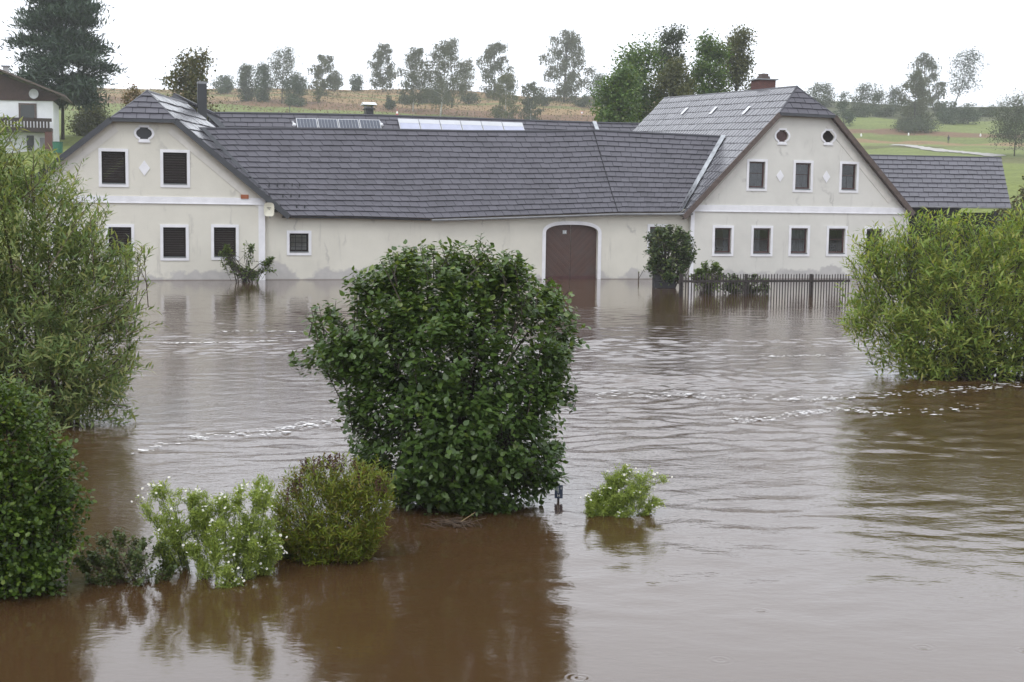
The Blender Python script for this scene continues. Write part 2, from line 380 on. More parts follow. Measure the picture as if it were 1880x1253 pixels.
# footpath on the slope
def strip(name, pix, width, material, lift=0.06):
    pts = []
    for a, b in zip(pix[:-1], pix[1:]):
        for t in np.linspace(0, 1, 9)[:-1]: pts.append(ground_hit(a[0] + (b[0] - a[0]) * t, a[1] + (b[1] - a[1]) * t))
    pts.append(ground_hit(*pix[-1])); vs = []; fs = []
    for i, p in enumerate(pts):
        d = unit(pts[min(i + 1, len(pts) - 1)] - pts[max(i - 1, 0)]); s = unit(np.cross(d, (0, 0, 1)))
        for k in (-1, -.3, .3, 1):
            q = p + s * width * .5 * k * (1 + .15 * math.sin(i * 1.7)); q[2] = float(terrain(q[0], q[1])) + lift; vs.append(q)
    for i in range(len(pts) - 1):
        for k in range(3): fs.append((i * 4 + k, i * 4 + k + 1, i * 4 + k + 5, i * 4 + k + 4))
    return tag(link_mesh(name, vs, fs, material), kind='structure')
MT['gravel'] = simple('pale_gravel', (0.40, 0.385, 0.36), 0.9, 0.15, 1.5)
strip('footpath', [(1640, 267.5), (1668, 268.5), (1690, 272.5), (1740, 279), (1790, 283), (1835, 288)], 3.2, MT['gravel'], 0.12)

# ------------------------------------------------------------------ water
def water_mat():
    m, n, l, b = mat('flood_water'); p = pos(n)
    sx = n.new('ShaderNodeSeparateXYZ'); l.new(p, sx.inputs[0])
    cn = noise(n, l, 0.12, 3, p)
    l.new(ramp(n, l, cn.outputs[0], [(0.3, (0.062, 0.033, 0.0145)), (0.7, (0.078, 0.043, 0.020))]).outputs[0], b.inputs['Base Color'])
    b.inputs['Roughness'].default_value = 0.08; b.inputs['IOR'].default_value = 1.95
    mp = n.new('ShaderNodeMapping'); l.new(p, mp.inputs[0]); mp.inputs['Scale'].default_value = (.6, 1, 1); mp.inputs['Rotation'].default_value = (0, 0, .1)
    w3 = noise(n, l, 9.0, 3, mp.outputs[0], .5).outputs[0]
    far_ = n.new('ShaderNodeMapRange'); l.new(sx.outputs[1], far_.inputs[0]); far_.inputs[1].default_value = 30; far_.inputs[2].default_value = 50; far_.inputs[3].default_value = 1; far_.inputs[4].default_value = 0.25
    near_ = n.new('ShaderNodeMapRange'); l.new(sx.outputs[1], near_.inputs[0]); near_.inputs[1].default_value = 10; near_.inputs[2].default_value = 19; near_.inputs[3].default_value = 0.2; near_.inputs[4].default_value = 1
    w4 = noise(n, l, 24.0, 2, mp.outputs[0], .5).outputs[0]
    h = mathn(n, l, 'MULTIPLY', mathn(n, l, 'ADD', mathn(n, l, 'MULTIPLY', w3, 0.0085), mathn(n, l, 'MULTIPLY', w4, 0.0028)), mathn(n, l, 'MULTIPLY', far_.outputs[0], near_.outputs[0]))
    # rain rings
    vo = n.new('ShaderNodeTexVoronoi'); vo.inputs['Scale'].default_value = 1.6; l.new(p, vo.inputs['Vector'])
    rg = mathn(n, l, 'MULTIPLY', mathn(n, l, 'SINE', mathn(n, l, 'MULTIPLY', vo.outputs['Distance'], 70.0)), mathn(n, l, 'SUBTRACT', 1.0, mathn(n, l, 'MULTIPLY', vo.outputs['Distance'], 4.5), True))
    vo2 = n.new('ShaderNodeTexVoronoi'); vo2.inputs['Scale'].default_value = 5.0; l.new(p, vo2.inputs['Vector'])
    rg2 = mathn(n, l, 'MULTIPLY', mathn(n, l, 'SINE', mathn(n, l, 'MULTIPLY', vo2.outputs['Distance'], 42.0)), mathn(n, l, 'SUBTRACT', 1.0, mathn(n, l, 'MULTIPLY', vo2.outputs['Distance'], 4.0), True))
    h = mathn(n, l, 'ADD', h, mathn(n, l, 'ADD', mathn(n, l, 'MULTIPLY', rg, 0.0012), mathn(n, l, 'MULTIPLY', rg2, 0.00035)))
    bp = n.new('ShaderNodeBump'); bp.inputs['Strength'].default_value = 1.0; bp.inputs['Distance'].default_value = 1.0
    l.new(h, bp.inputs['Height']); l.new(bp.outputs[0], b.inputs['Normal']); return m
def water():
    # real wavelets: the current runs between the bushes and the farmhouse, slack water by the wall and the near bank
    r = np.random.default_rng(99); xs = axis(-300, 300, -23, 25, .10, 30); ys = axis(-50, 150, 8, 58, .07, 12)
    X, Y = np.meshgrid(xs, ys); Z = np.zeros_like(X)
    env = np.interp(Y, [7.5, 11, 14, 18, 25, 36, 43, 48, 57], [.0, .010, .022, .046, .082, .080, .036, .020, 0])
    env = env * sstep(-23, -21, X) * sstep(25, 23, X)
    low = np.zeros_like(X)
    for _ in range(7):
        a = r.uniform(0, 6.28); k = 2 * math.pi / r.uniform(5, 14); low += np.sin(k * (np.cos(a) * X * .5 + np.sin(a) * Y * 1.4) + r.uniform(0, 6.28))
    env = env * np.clip(.85 + .24 * low, .2, 1.7)
    N = 72; dx = .22 * np.sin(X * .9 + 1.3 * np.sin(Y * .7)) + .18 * np.sin(Y * 1.7 + X * .5); dy = .2 * np.sin(X * .6 + Y * 1.1)
    for i in range(N):
        lam = .20 * (1.0 / .20) ** r.random(); k = 2 * math.pi / lam; a = r.normal(math.pi / 2 + .25, .75)
        Z += np.sin(k * (np.cos(a) * (X + dx) + np.sin(a) * (Y + dy)) + r.uniform(0, 6.28)) / k
    Z *= env * math.sqrt(2 / N)
    V = np.stack([X, Y, Z], -1).reshape(-1, 3); nx_, ny_ = len(xs), len(ys)
    q = (np.arange(ny_ - 1)[:, None] * nx_ + np.arange(nx_ - 1)[None]).reshape(-1)
    idx = np.stack([q, q + 1, q + nx_ + 1, q + nx_], 1).astype(np.int32)
    me = bpy.data.meshes.new('flood_water'); me.vertices.add(len(V)); me.vertices.foreach_set('co', V.reshape(-1).astype(np.float32))
    me.loops.add(idx.size); me.loops.foreach_set('vertex_index', idx.reshape(-1)); me.polygons.add(len(idx)); me.polygons.foreach_set('loop_start', np.arange(0, idx.size, 4, dtype=np.int32)); me.polygons.foreach_set('loop_total', np.full(len(idx), 4, np.int32))
    me.polygons.foreach_set('use_smooth', np.ones(len(idx), bool)); me.update(calc_edges=True); me.materials.append(water_mat())
    o = bpy.data.objects.new('flood_water', me); COL.objects.link(o); tag(o, kind='structure')
water()

# ------------------------------------------------------------------ roofs
def clip(poly, a, b, c):
    """keep a*s+b*t+c>=0"""
    out = []
    for i in range(len(poly)):
        p, q = poly[i], poly[(i + 1) % len(poly)]; dp = a * p[0] + b * p[1] + c; dq = a * q[0] + b * q[1] + c
        if dp >= 0: out.append(p)
        if dp * dq < 0: k = dp / (dp - dq); out.append((p[0] + (q[0] - p[0]) * k, p[1] + (q[1] - p[1]) * k))
    return out
def half(p, q, inside):
    """half plane through p,q keeping the point inside"""
    a, b = -(q[1] - p[1]), q[0] - p[0]; c = -(a * p[0] + b * p[1]); s = 1 if a * inside[0] + b * inside[1] + c > 0 else -1
    return a * s, b * s, c * s
def covering(roof, S, up_n, region, nc, width_s, material, off, piece='shingle', lift=0.045, thick=0.03, rolls=0, limit=300, sag=0.0):
    """lays pieces in courses over the surface S(s,t); region = convex polygon in (s,t)"""
    s_min, s_max = min(p[0] for p in region), max(p[0] for p in region)
    hp = [half(region[i], region[(i + 1) % len(region)], np.mean(region, 0)) for i in range(len(region))]
    items = []
    for i in range(nc):
        t0, t1 = i / nc, (i + 1) / nc; o = (0.5 if i % 2 else 0.0) + rng.uniform(-.12, .12)
        k = math.floor((s_min / width_s) - 1)
        while (k + o) * width_s < s_max:
            a, b = (k + o) * width_s, (k + 1 + o) * width_s; k += 1
            g = width_s * 0.022; jt = rng.uniform(-.05, .05) / nc
            poly = [(a + g, t0), (b - g, t0), (b - g, t1 + jt + .012 / nc), (a + g, t1 + jt + .012 / nc)]
            if rolls:
                lo = [(a + g + (b - a - 2 * g) * q / 8, t1 + .01 / nc) for q in range(9)]; hi = [(x, t0) for x, _ in lo]
                poly = hi + lo[::-1]
            for h in hp:
                poly = clip(poly, *h)
                if len(poly) < 3: break
            if len(poly) < 3: continue
            ts = [p[1] for p in poly]
            if (max(ts) - min(ts)) < 0.08 / nc: continue
            jl = rng.uniform(-.006, .006)
            top = []; bot = []
            for s_, t_ in poly:
                base = S(s_, t_); f = np.clip((t_ - t0) / (t1 - t0), 0, 1)
                rz = 0.0
                if rolls: rz = 0.022 * (1 if int(round((s_ - a) / (b - a) * 8)) % 4 in (0, 1) else 0)
                top.append(base + up_n * (0.012 + lift * f + jl + rz)); bot.append(base + up_n * (0.012 + max(0, lift * f - thick) + jl))
            n = len(poly); fs = [tuple(range(n)), tuple(range(2 * n - 1, n - 1, -1))] + [(j, (j + 1) % n, n + (j + 1) % n, n + j) for j in range(n)]
            vs = [p - off for p in top + bot]; c = np.mean(top, 0)
            items.append((-np.linalg.norm(c - to_f(CAMP)), vs, fs))
    items.sort(key=lambda q: -q[0])
    if len(items) <= limit: single, rest = items, []
    else: single, rest = items[:limit], items[limit:]
    for _, vs, fs in single: link_mesh(piece, vs, fs, material, roof)
    if rest:
        V = []; Fs = []; tn = []
        for _, vs, fs in rest:
            k = len(V); V += vs; Fs += [tuple(i + k for i in f) for f in fs]; tn += [rng.random()] * len(vs)
        o = link_mesh(piece + '_covering', V, Fs, material, roof, tone=tn); o['kind'] = 'stuff'
def deck(off, polys):
    m = MB(off)
    for poly in polys: m.add(poly, [tuple(range(len(poly)))])
    return m
def quadS(TL, TR, BR, BL):
    return lambda s, t: (TL * (1 - s) + TR * s) * (1 - t) + (BL * (1 - s) + BR * s) * t
def nrm(a, b, c):
    n = unit(np.cross(b - a, c - a)); return n if n[2] > 0 else -n

def window(root, off, r, v, style, bars=True):
    """r=(u0,u1,z0,z1) opening; facade plane v; part window with sub-parts"""
    u0, u1, z0, z1 = r
    w_ = MB(off).ring(rect(u0 + .002, u1 - .002, z0 + .05, z1 - .002), rect(u0 + .075, u1 - .075, z0 + .12, z1 - .08), v + .12, v + .17)
    if style == 'shutter' or style == 'grid': m_ = MT['slat']
    else: m_ = MT['sash']
    win = w_.build('window', m_, root)
    tr = 0.125
    MB(off).ring(rect(u0 - tr, u1 + tr, z0 - tr, z1 + tr), rect(u0, u1, z0, z1), v - .035, v - .001).build('surround', MT['trim'], win)
    MB(off).box((u0 + .003, v - .055, z0 + .004), (u1 - .003, v + .125, z0 + .045)).build('sill', MT['sill'], win)
    MB(off).add([(u0 + .07, v + .145, z0 + .11), (u1 - .07, v + .145, z0 + .11), (u1 - .07, v + .145, z1 - .07), (u0 + .07, v + .145, z1 - .07)], [(0, 1, 2, 3)]).build('pane', MT['glass'], win)
    if style == 'shutter':
        n = 11; h = (z1 - z0 - .2) / n
        for i in range(n):
            za = z0 + .12 + i * h
            MB(off).add([(u0 + .02, v + .085 + rng.uniform(0, .006), za), (u1 - .02, v + .085, za), (u1 - .02, v + .115, za + h * .93), (u0 + .02, v + .115, za + h * .93),
                         (u0 + .02, v + .10, za), (u1 - .02, v + .10, za), (u1 - .02, v + .125, za + h * .93), (u0 + .02, v + .125, za + h * .93)],
                        [(0, 1, 2, 3), (7, 6, 5, 4), (0, 4, 5, 1), (2, 6, 7, 3), (1, 5, 6, 2), (3, 7, 4, 0)]).build('slat', MT['slat'], win)
    elif style == 'grid':
        for i in range(1, 3): MB(off).box((u0 + (u1 - u0) * i / 3 - .012, v + .09, z0 + .05), (u0 + (u1 - u0) * i / 3 + .012, v + .115, z1 - .02)).build('bar', MT['black'], win)
        for i in range(1, 4): MB(off).box((u0 + .02, v + .092, z0 + .05 + (z1 - z0 - .05) * i / 4 - .012), (u1 - .02, v + .113, z0 + .05 + (z1 - z0 - .05) * i / 4 + .012)).build('bar', MT['black'], win)
    else:
        if bars:
            MB(off).box((u0 + .07, v + .130, z0 + (z1 - z0) * .56), (u1 - .07, v + .140, z0 + (z1 - z0) * .56 + .025)).build('glazing_bar', MT['sash'], win)
        # curtain with folds
        def curt(a, b, za, zb, d):
            n = 9; vs = []; 
            for i in range(n):
                x = a + (b - a) * i / (n - 1); dv = .02 * (1 if i % 2 else -1)
                vs += [(x, v + d + dv, za), (x, v + d + dv, zb)]
            MB(off).add(vs, [(2 * i, 2 * i + 2, 2 * i + 3, 2 * i + 1) for i in range(n - 1)]).build('curtain', MT['curtain'], win)
        wd = u1 - u0
        if style == 'curtain': curt(u0 + .05, u1 - .05, z0 + .08, z1 - .05, .24)
        elif style == 'half': curt(u0 + .05, u0 + wd * .47, z0 + .12, z0 + (z1 - z0) * .52, .24); curt(u0 + wd * .53, u1 - .05, z0 + .12, z0 + (z1 - z0) * .52, .24)
        elif style == 'side': curt(u0 + wd * .62, u1 - .05, z0 + .08, z1 - .05, .24); curt(u0 + .05, u0 + wd * .25, z0 + .08, z1 - .05, .26)
        elif style == 'sideL': curt(u0 + .05, u0 + wd * .5, z0 + .08, z1 - .05, .24)
    return win
def wrect(x0, y0, x1, y1, v=0):
    a = fc(x0, y1, v); b = fc(x1, y0, v); return (a[0], b[0], a[2], b[2])
def barrel(cu, cz, rw, rh):
    """oval attic opening: barrel sides with square steps above and below"""
    pts = []
    for k in range(7):
        t = -55 + 110 * k / 6; pts.append((cu + rw * math.cos(math.radians(t)), cz + rh * .8 * math.sin(math.radians(t)) * 1.15))
    pts += [(cu + rw * .50, cz + rh * .78), (cu + rw * .50, cz + rh), (cu - rw * .50, cz + rh), (cu - rw * .50, cz + rh * .78)]
    for k in range(7):
        t = 125 + 110 * k / 6; pts.append((cu + rw * math.cos(math.radians(t)), cz + rh * .8 * math.sin(math.radians(t)) * 1.15))
    pts += [(cu - rw * .50, cz - rh * .78), (cu - rw * .50, cz - rh), (cu + rw * .50, cz - rh), (cu + rw * .50, cz - rh * .78)]
    return pts
def diamond(root, off, px, py, hw, hh, v):
    c = fc(px, py, v); s = px_scale(from_f(c)[1]); a, b = hw / s, hh / s
    MB(off).prism([(c[0], c[2] - b), (c[0] + a, c[2]), (c[0], c[2] + b), (c[0] - a, c[2])], v - .03, v - .001).build('diamond_panel', MT['trim'], root)
def band(root, off, u0, u1, z0, z1, v):
    m = MB(off).box((u0, v - .035, z0), (u1, v - .001, z1)); m.box((u0, v - .06, z0 - .03), (u1, v - .002, z0)); m.build('string_course', MT['trim'], root)

VRG = 4.0     # depth of the gate wing's ridge behind the facades
def house(spec):
    VO = -0.32
    u0 = fc(spec['wall'][0], 515)[0]; u1 = fc(spec['wall'][1], 515)[0]
    off = np.array([(u0 + u1) / 2, 0, 0]); root = empty('farmhouse', from_f(off), spec['label'], 'house', 'gable-fronted farmhouses', YAW)
    vis1 = fc(*spec['V1'], VO); vis2 = fc(*spec['V2'], VO); hid1 = fc(*spec['H1'], VO); hid2 = fc(*spec['H2'], VO)
    J = fc(*spec['joint'], VRG); n = nrm(vis1, vis2, J); R3 = f_plane(*spec['rear'], vis1, n)
    A = f_plane(*spec['apex'], vis1, n)
    e = R3 - A
    # ridge point Q above the front verge line
    d = vis1 - vis2; k = np.linalg.lstsq(np.stack([d, -e], 1), A - vis1, rcond=None)[0]; Q = vis1 + d * k[0]
    E = R3 - Q; D = vis2 - Q
    S = lambda s, t: Q + E * s + D * t
    inv = np.linalg.pinv(np.stack([E, D], 1)); st = lambda p: tuple(inv @ (p - Q))
    a_st, v_st = st(A), st(vis1)
    region = [a_st, (1, 0), (1, 1), (0, 1), v_st]
    roof = deck(off, [[A, R3, vis2 + E, vis2, vis1], [A, hid1, hid2, hid2 + E, R3], [vis1, hid1, A]]).build('roof', MT['deck'], root)
    ns = np.linalg.norm(E)
    covering(roof, S, n, region, spec['courses'], spec['tile_w'] / ns, spec['roof_m'], off, spec.get('piece', 'shingle'), rolls=spec.get('rolls', 0), lift=spec.get('lift', .045))
    # far slope, laid as whole courses joined together (turned away from the river)
    nh = nrm(hid1, hid2, R3)
    Dh = hid2 - hid1; 
    m = MB(off)
    for i in range(12):
        a = hid1 + Dh * (i / 12) + nh * .02; b = hid1 + Dh * ((i + 1.02) / 12) + nh * .06
        m.add([a, b, b + E * .98, a + E * .98], [(0, 1, 2, 3)])
    m.build('far_slope', MT['slate'], roof)
    # half hip
    nhp = nrm(vis1, hid1, A)
    lft, rgt = (hid1, vis1) if hid1[0] < vis1[0] else (vis1, hid1)
    wv = rgt - lft; up_ = A - (lft + rgt) / 2
    Sh = lambda s, t: lft + wv * s + up_ * (1 - t)
    ai = 0.5
    covering(roof, Sh, nhp, [(ai, 0), (1, 1), (0, 1)], 5, .55 / np.linalg.norm(wv), MT['slate'], off)
    # ridge and hip caps, verges
    def cap(p, q, r, mt, nm='ridge_cap'): MB(off).tube([p, (p + q) / 2 - np.array([0, 0, .02]), q], r, 7).build(nm, mt, roof)
    cap(A, R3, .075, MT['ridge']); cap(A, vis1, .06, MT['ridge'], 'hip_cap'); cap(A, hid1, .06, MT['ridge'], 'hip_cap')
    for a, b in ((vis1, vis2), (hid1, hid2)):
        nn = np.array([0, 0, 1.])
        MB(off).bar(a - nn * .05, b - nn * .05, .04, .12, (0, 0, 1)).build('verge_board', spec['verge_m'], roof)
        back = np.array([0, .3, 0]); m = MB(off); m.add([a - nn * .14, b - nn * .14, b - nn * .14 + back, a - nn * .14 + back], [(0, 1, 2, 3)]); m.build('soffit', spec['soffit'], roof)
    MB(off).bar(vis1 - np.array([0, 0, .05]), hid1 - np.array([0, 0, .05]), .04, .07).build('hip_gutter', MT['dark_board'], roof)
    # facade
    dz = 0.16
    L_, R_ = (hid1, hid2), (vis1, vis2)
    if vis1[0] < hid1[0]: L_, R_ = R_, L_
    def zline(pq, u): p, q = pq; return p[2] + (q[2] - p[2]) * (u - p[0]) / (q[0] - p[0])
    zl, zr = zline(L_, u0) - dz, zline(R_, u1) - dz
    outer = [(u0, -1.2), (u1, -1.2), (u1, zr), (R_[0][0] - .05, R_[0][2] - .1), (L_[0][0] + .05, L_[0][2] - .1), (u0, zl)]
    wins = [(wrect(*w[:4]), w[4]) for w in spec['windows']]
    ovals = []
    for (px, py, hw, hh, om) in spec['ovals']:
        c = fc(px, py); s = px_scale(from_f(c)[1]); ovals.append((barrel(c[0], c[2], hw / s, hh / s), om, c, hw / s, hh / s))
    wl = MB(off).wall(outer, [rect(*r) for r, _ in wins] + [o[0] for o in ovals], 0.0, 0.30)
    dep = spec['depth']; e2 = E / E[1]
    # side and rear walls follow the skew of the roof axis
    sh = e2 * dep; sh[2] = 0; o0 = np.array([u0, 0, 0]); o1 = np.array([u1, 0, 0])
    for o_, zt in ((o0, zl), (o1, zr)):
        wl.add([o_ + (0, 0, -1.2), o_ + sh + (0, 0, -1.2), o_ + sh + (0, 0, zt), o_ + (0, 0, zt)], [(0, 1, 2, 3)])
    rear = [np.array([p[0], 0, p[1]]) + sh for p in outer]; wl.add(rear, [tuple(range(len(rear)))])
    wl.build('wall', spec['wall_m'], root)
    # floors between storeys keep the rooms dark
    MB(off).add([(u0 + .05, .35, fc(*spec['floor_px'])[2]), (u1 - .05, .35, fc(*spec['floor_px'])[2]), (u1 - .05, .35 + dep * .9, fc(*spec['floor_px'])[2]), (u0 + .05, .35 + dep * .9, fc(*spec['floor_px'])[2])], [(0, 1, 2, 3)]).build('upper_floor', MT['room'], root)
    for r, stl in wins: window(root, off, r, 0.0, stl)
    for poly, om, c, a, b in ovals:
        ow = MB(off).prism(grow(poly, -.005), .12, .16).build('attic_window', om, root)
        MB(off).ring(grow(poly, .10, .09), poly, -.035, -.001).build('surround', MT['trim'], ow)
        MB(off).box((c[0] - a * .75, -.055, c[2] - b - .15), (c[0] + a * .75, -.004, c[2] - b - .07)).build('sill', MT['trim'], ow)
        if om is not MT['black']:
            for i in range(6):
                za = c[2] - b * .7 + i * b * .25; MB(off).box((c[0] - a * .85, .095, za), (c[0] + a * .85, .119, za + b * .19)).build('slat', om, ow)
    for dd in spec['diamonds']: diamond(root, off, *dd, 0.0)
    zb0, zb1 = spec['band']; za, zb = fc(*zb0)[2], fc(*zb1)[2]
    band(root, off, u0 - .02, u1 + .02, zb, za, 0.0)
    pu = spec['pilaster']; pa, pb = fc(pu[0], 515)[0], fc(pu[1], 515)[0]
    MB(off).box((pa, -.03, -1.2), (pb, -.001, zb - .031)).build('corner_pilaster', MT['trim'], root)
    # thin raised moulding following the gable
    for pq in (L_, R_):
        p = np.array([pq[0][0], 0, pq[0][2]]); q = np.array([pq[1][0], 0, pq[1][2]]); dr = q - p; inn = np.array([-np.sign(dr[0]), 0, 0])
        a = p + dr * .01 + inn * .28 + np.array([0, 0, -.38]); b_ = p + dr * .80 + inn * .28 + np.array([0, 0, -.38])
        b_[0] = np.clip(b_[0], u0 + .1, u1 - .1)
        MB(off).bar(a + (0, -.012, 0), b_ + (0, -.012, 0), .014, .13, (0, 0, 1)).build('gable_moulding', spec['mould'], root)
    return root, off, roof, dict(A=A, R3=R3, v1=vis1, v2=vis2, h1=hid1, h2=hid2, n=n, E=E, D=D, Q=Q, S=S, u0=u0, u1=u1)

# ------------------------------------------------------------------ the two gabled farmhouses
HL, offL, roofL, gL = house(dict(label='cream farmhouse with closed dark slatted shutters, black flue on its roof', wall=(38, 487),
    V1=(322, 221), V2=(531, 397), H1=(203, 218), H2=(2, 374), apex=(270, 168), rear=(342, 190), joint=(366, 237), courses=13, tile_w=.62,
    roof_m=MT['slate_wet'], wall_m=MT['stucco'], soffit=MT['soffit'], verge_m=MT['dark_board'],
    windows=[(187, 279, 230, 338, 'shutter'), (300, 281, 343, 339, 'shutter'), (200, 417.5, 241, 473, 'shutter'), (300, 418, 341, 473.5, 'shutter'), (393, 418, 433, 472.5, 'shutter'), (100, 416, 142, 473, 'shutter')],
    ovals=[(264.5, 245, 14, 10.5, MT['black'])], diamonds=[(265, 309, 10, 14)], band=((300, 361.5), (300, 373)), pilaster=(475, 487), depth=10, floor_px=(300, 368), mould=MT['cornice']))
HR, offR, roofR, gR = house(dict(label='pale farmhouse with glazed red-brown windows, twin oval attic openings and brick chimney', wall=(1265, 1664),
    V1=(1432, 208), V2=(1256, 398), H1=(1533, 213), H2=(1678, 392), apex=(1463, 160), rear=(1220, 181), joint=(1327, 252), courses=18, tile_w=.40, rolls=2, piece='roof_tile', lift=.035,
    roof_m=MT['tile_wet'], wall_m=MT['stucco_pale'], soffit=MT['brown_board'], verge_m=MT['brown_board'],
    windows=[(1374, 297.5, 1405, 346, 'curtain'), (1459, 300, 1489, 348.5, 'curtain'), (1544, 302, 1573, 349.5, 'half'),
             (1311, 419, 1343, 466, 'side'), (1382, 419.5, 1415, 466.5, 'sideL'), (1451, 419.5, 1483, 466.5, 'curtain'), (1520, 420, 1552, 466.5, 'none'), (1589, 421, 1620, 467, 'none')],
    ovals=[(1436, 250, 12.5, 10.5, MT['sash']), (1521, 251, 12.5, 10.5, MT['slat'])], diamonds=[(1432, 323.5, 7.5, 11), (1517, 325, 7.5, 11)],
    band=((1460, 379), (1460, 390)), pilaster=(1265, 1272), depth=18, floor_px=(1460, 385), mould=MT['cornice']))

# things that belong to the left farmhouse
fl = f_plane(371, 204, gL['Q'], gL['n']); s_ = px_scale(from_f(fl)[1])
m = MB(offL); hw = 8 / s_
m.box((fl[0] - hw, fl[1] - hw, fl[2] - .5), (fl[0] + hw, fl[1] + hw, fl[2] + 48 / s_)); m.build('chimney', MT['black'], roofL)
MB(offL).box((fl[0] - hw * 1.05, fl[1] - hw * 1.05, fl[2] + 48.1 / s_), (fl[0] + hw * 1.05, fl[1] + hw * 1.05, fl[2] + 52 / s_)).build('chimney_cap', MT['gutter'], roofL)
b = fc(449, 361.5); MB(offL).box((b[0] - .17, -.075, b[2] - .09), (b[0] + .17, -.003, b[2] + .09)).build('vent_brick', simple('orange_brick', (0.33, 0.11, 0.05), .8), HL)
# small cross gable behind the ridge
n = gL['n']; p0 = fc(320, 173, 11.5); p1 = fc(306, 185, 11.0); p2 = fc(343, 190, 11.0); p3 = fc(392, 208, 20.0)
m = MB(offL).add([p0, p1, p2], [(0, 1, 2)]); m.build('dormer_gable', MT['dark_board'], roofL)
q2 = p3 + (p2 - p0); cg = MB(offL).add([p0, p2, q2, p3], [(0, 1, 2, 3)]).build('dormer_roof', MT['deck'], roofL)
covering(cg, quadS(p0, p3, q2, p2), nrm(p0, p2, p3), [(0, 0), (1, 0), (1, 1), (0, 1)], 5, .6 / np.linalg.norm(p3 - p0), MT['slate_wet'], offL)
MB(offL).tube([p0, p3], .07, 6).build('ridge_cap', MT['ridge'], cg)

# brick chimney of the right farmhouse: astride the ridge
def to_px(f):
    p = from_f(f) - CAMP; X = p @ np.array(right); Yv = p @ np.array(up); Zv = p @ np.array(fwd); return 940 + F_PX * X / Zv, 626.5 - F_PX * Yv / Zv
lo, hi = 0.0, 1.0
for _ in range(40):
    mid_ = (lo + hi) / 2
    if to_px(gR['A'] + (gR['R3'] - gR['A']) * mid_)[0] > 1384: lo = mid_
    else: hi = mid_
c = gR['A'] + (gR['R3'] - gR['A']) * lo + np.array([.55, 0, 0]); s_ = px_scale(from_f(c)[1]); vc = c[1]
c[2] += (to_px(c)[1] - 161) / s_
ch = MB(offR).box((c[0] - 16 / s_, vc - .5, c[2] - 1.6), (c[0] + 16 / s_, vc + .5, c[2] + 12 / s_)).build('chimney', MT['brick'], roofR)
MB(offR).box((c[0] - 20 / s_, vc - .6, c[2] + 12.05 / s_), (c[0] + 20 / s_, vc + .6, c[2] + 14 / s_)).build('chimney_slab', MT['gutter'], roofR)
MB(offR).box((c[0] - 8 / s_, vc - .3, c[2] + 14.1 / s_), (c[0] + 8 / s_, vc + .3, c[2] + 19 / s_)).box((c[0] - 6 / s_, vc - .22, c[2] + 19.1 / s_), (c[0] + 6 / s_, vc + .22, c[2] + 24 / s_)).build('chimney_pot', MT['brown_board'], roofR)
for px, py in ((1258, 206), (1311, 205), (1372, 204.5)):
    q = f_plane(px, py, gR['Q'], gR['n']); dD = unit(gR['D']); eE = unit(gR['E']); o = q + gR['n'] * .09
    MB(offR).add([o + eE * .16 - dD * .28, o - eE * .16 - dD * .28, o - eE * .16 + dD * .28, o + eE * .16 + dD * .28], [(0, 1, 2, 3)]).build('glass_tile', simple('bright_glass_tile', (.75, .77, .8), .15, .05), roofR)

# ------------------------------------------------------------------ gate wing between them
VW = 0.22
ug0 = fc(487, 515, VW)[0] + .02; ug1 = fc(1265, 515, VW)[0] - .01
offG = np.array([(ug0 + ug1) / 2, VW, 0]); GW = empty('gate_wing', from_f(offG), 'long low cream wing with brown arched gate under a dark slate roof', 'building', None, YAW)
VE, VR = -0.15, VRG
eave_px = [(518, 397), (660, 398.5), (790, 402), (960, 396), (1132, 390.5), (1270, 390)]
ridge_px = [(360, 237), (540, 237), (700, 239), (860, 242), (1000, 242.5), (1089, 240.5), (1330, 252)]
eave = [fc(x, y, VE) for x, y in eave_px]; ridge = [fc(x, y, VR) for x, y in ridge_px]
def poly_at(pts, u):
    xs = [p[0] for p in pts]; return np.array([np.interp(u, xs, [p[k] for p in pts]) for k in range(3)])
uK_r, uK_e = ridge[5][0], fc(1134, 390.5, VE)[0]
ul_r, ul_e = fc(372, 238, VR)[0], fc(524, 397, VE)[0]
ur_r, ur_e = fc(1322, 252, VR)[0], fc(1249, 390, VE)[0]
def S_left(s, t):
    a = poly_at(ridge, ul_r + (uK_r - ul_r) * s); b = poly_at(eave, ul_e + (uK_e - ul_e) * s); p = a + (b - a) * t
    p[2] += -0.06 * math.sin(math.pi * t) - .03 * math.sin(s * 9) * math.sin(math.pi * t); return p
def S_right(s, t):
    a = poly_at(ridge, uK_r + (ur_r - uK_r) * s); b = poly_at(eave, uK_e + (ur_e - uK_e) * s); p = a + (b - a) * t
    p[2] += -0.05 * math.sin(math.pi * t); return p
vs = []; fs = []
for S in (S_left, S_right):
    k0 = len(vs); ns_, nt_ = 14, 8
    for i in range(ns_ + 1):
        for j in range(nt_ + 1): vs.append(S(i / ns_, j / nt_))
    for i in range(ns_):
        for j in range(nt_): a = k0 + i * (nt_ + 1) + j; fs.append((a, a + 1, a + nt_ + 2, a + nt_ + 1))
back = [p + np.array([0, VR + .5, -3.9]) for p in ridge]; k0 = len(vs); vs += ridge + back
fs += [(k0 + i, k0 + i + 1, k0 + 8 + i, k0 + 7 + i) for i in range(6)]
roofG = MB(offG).add(vs, fs).build('roof', MT['deck'], GW)
nG = nrm(ridge[1], eave[1], eave[3])
covering(roofG, S_left, nG, [(0, 0), (1, 0), (1, 1), (0, 1)], 16, 1 / 38, MT['slate'], offG)
covering(roofG, S_right, nrm(ridge[5], eave[4], ridge[6]), [(0, 0), (1, 0), (1, 1), (0, 1)], 16, 1 / 11, MT['slate'], offG, limit=0)
MB(offG).tube(ridge, .085, 7).build('ridge_cap', MT['ridge'], roofG)
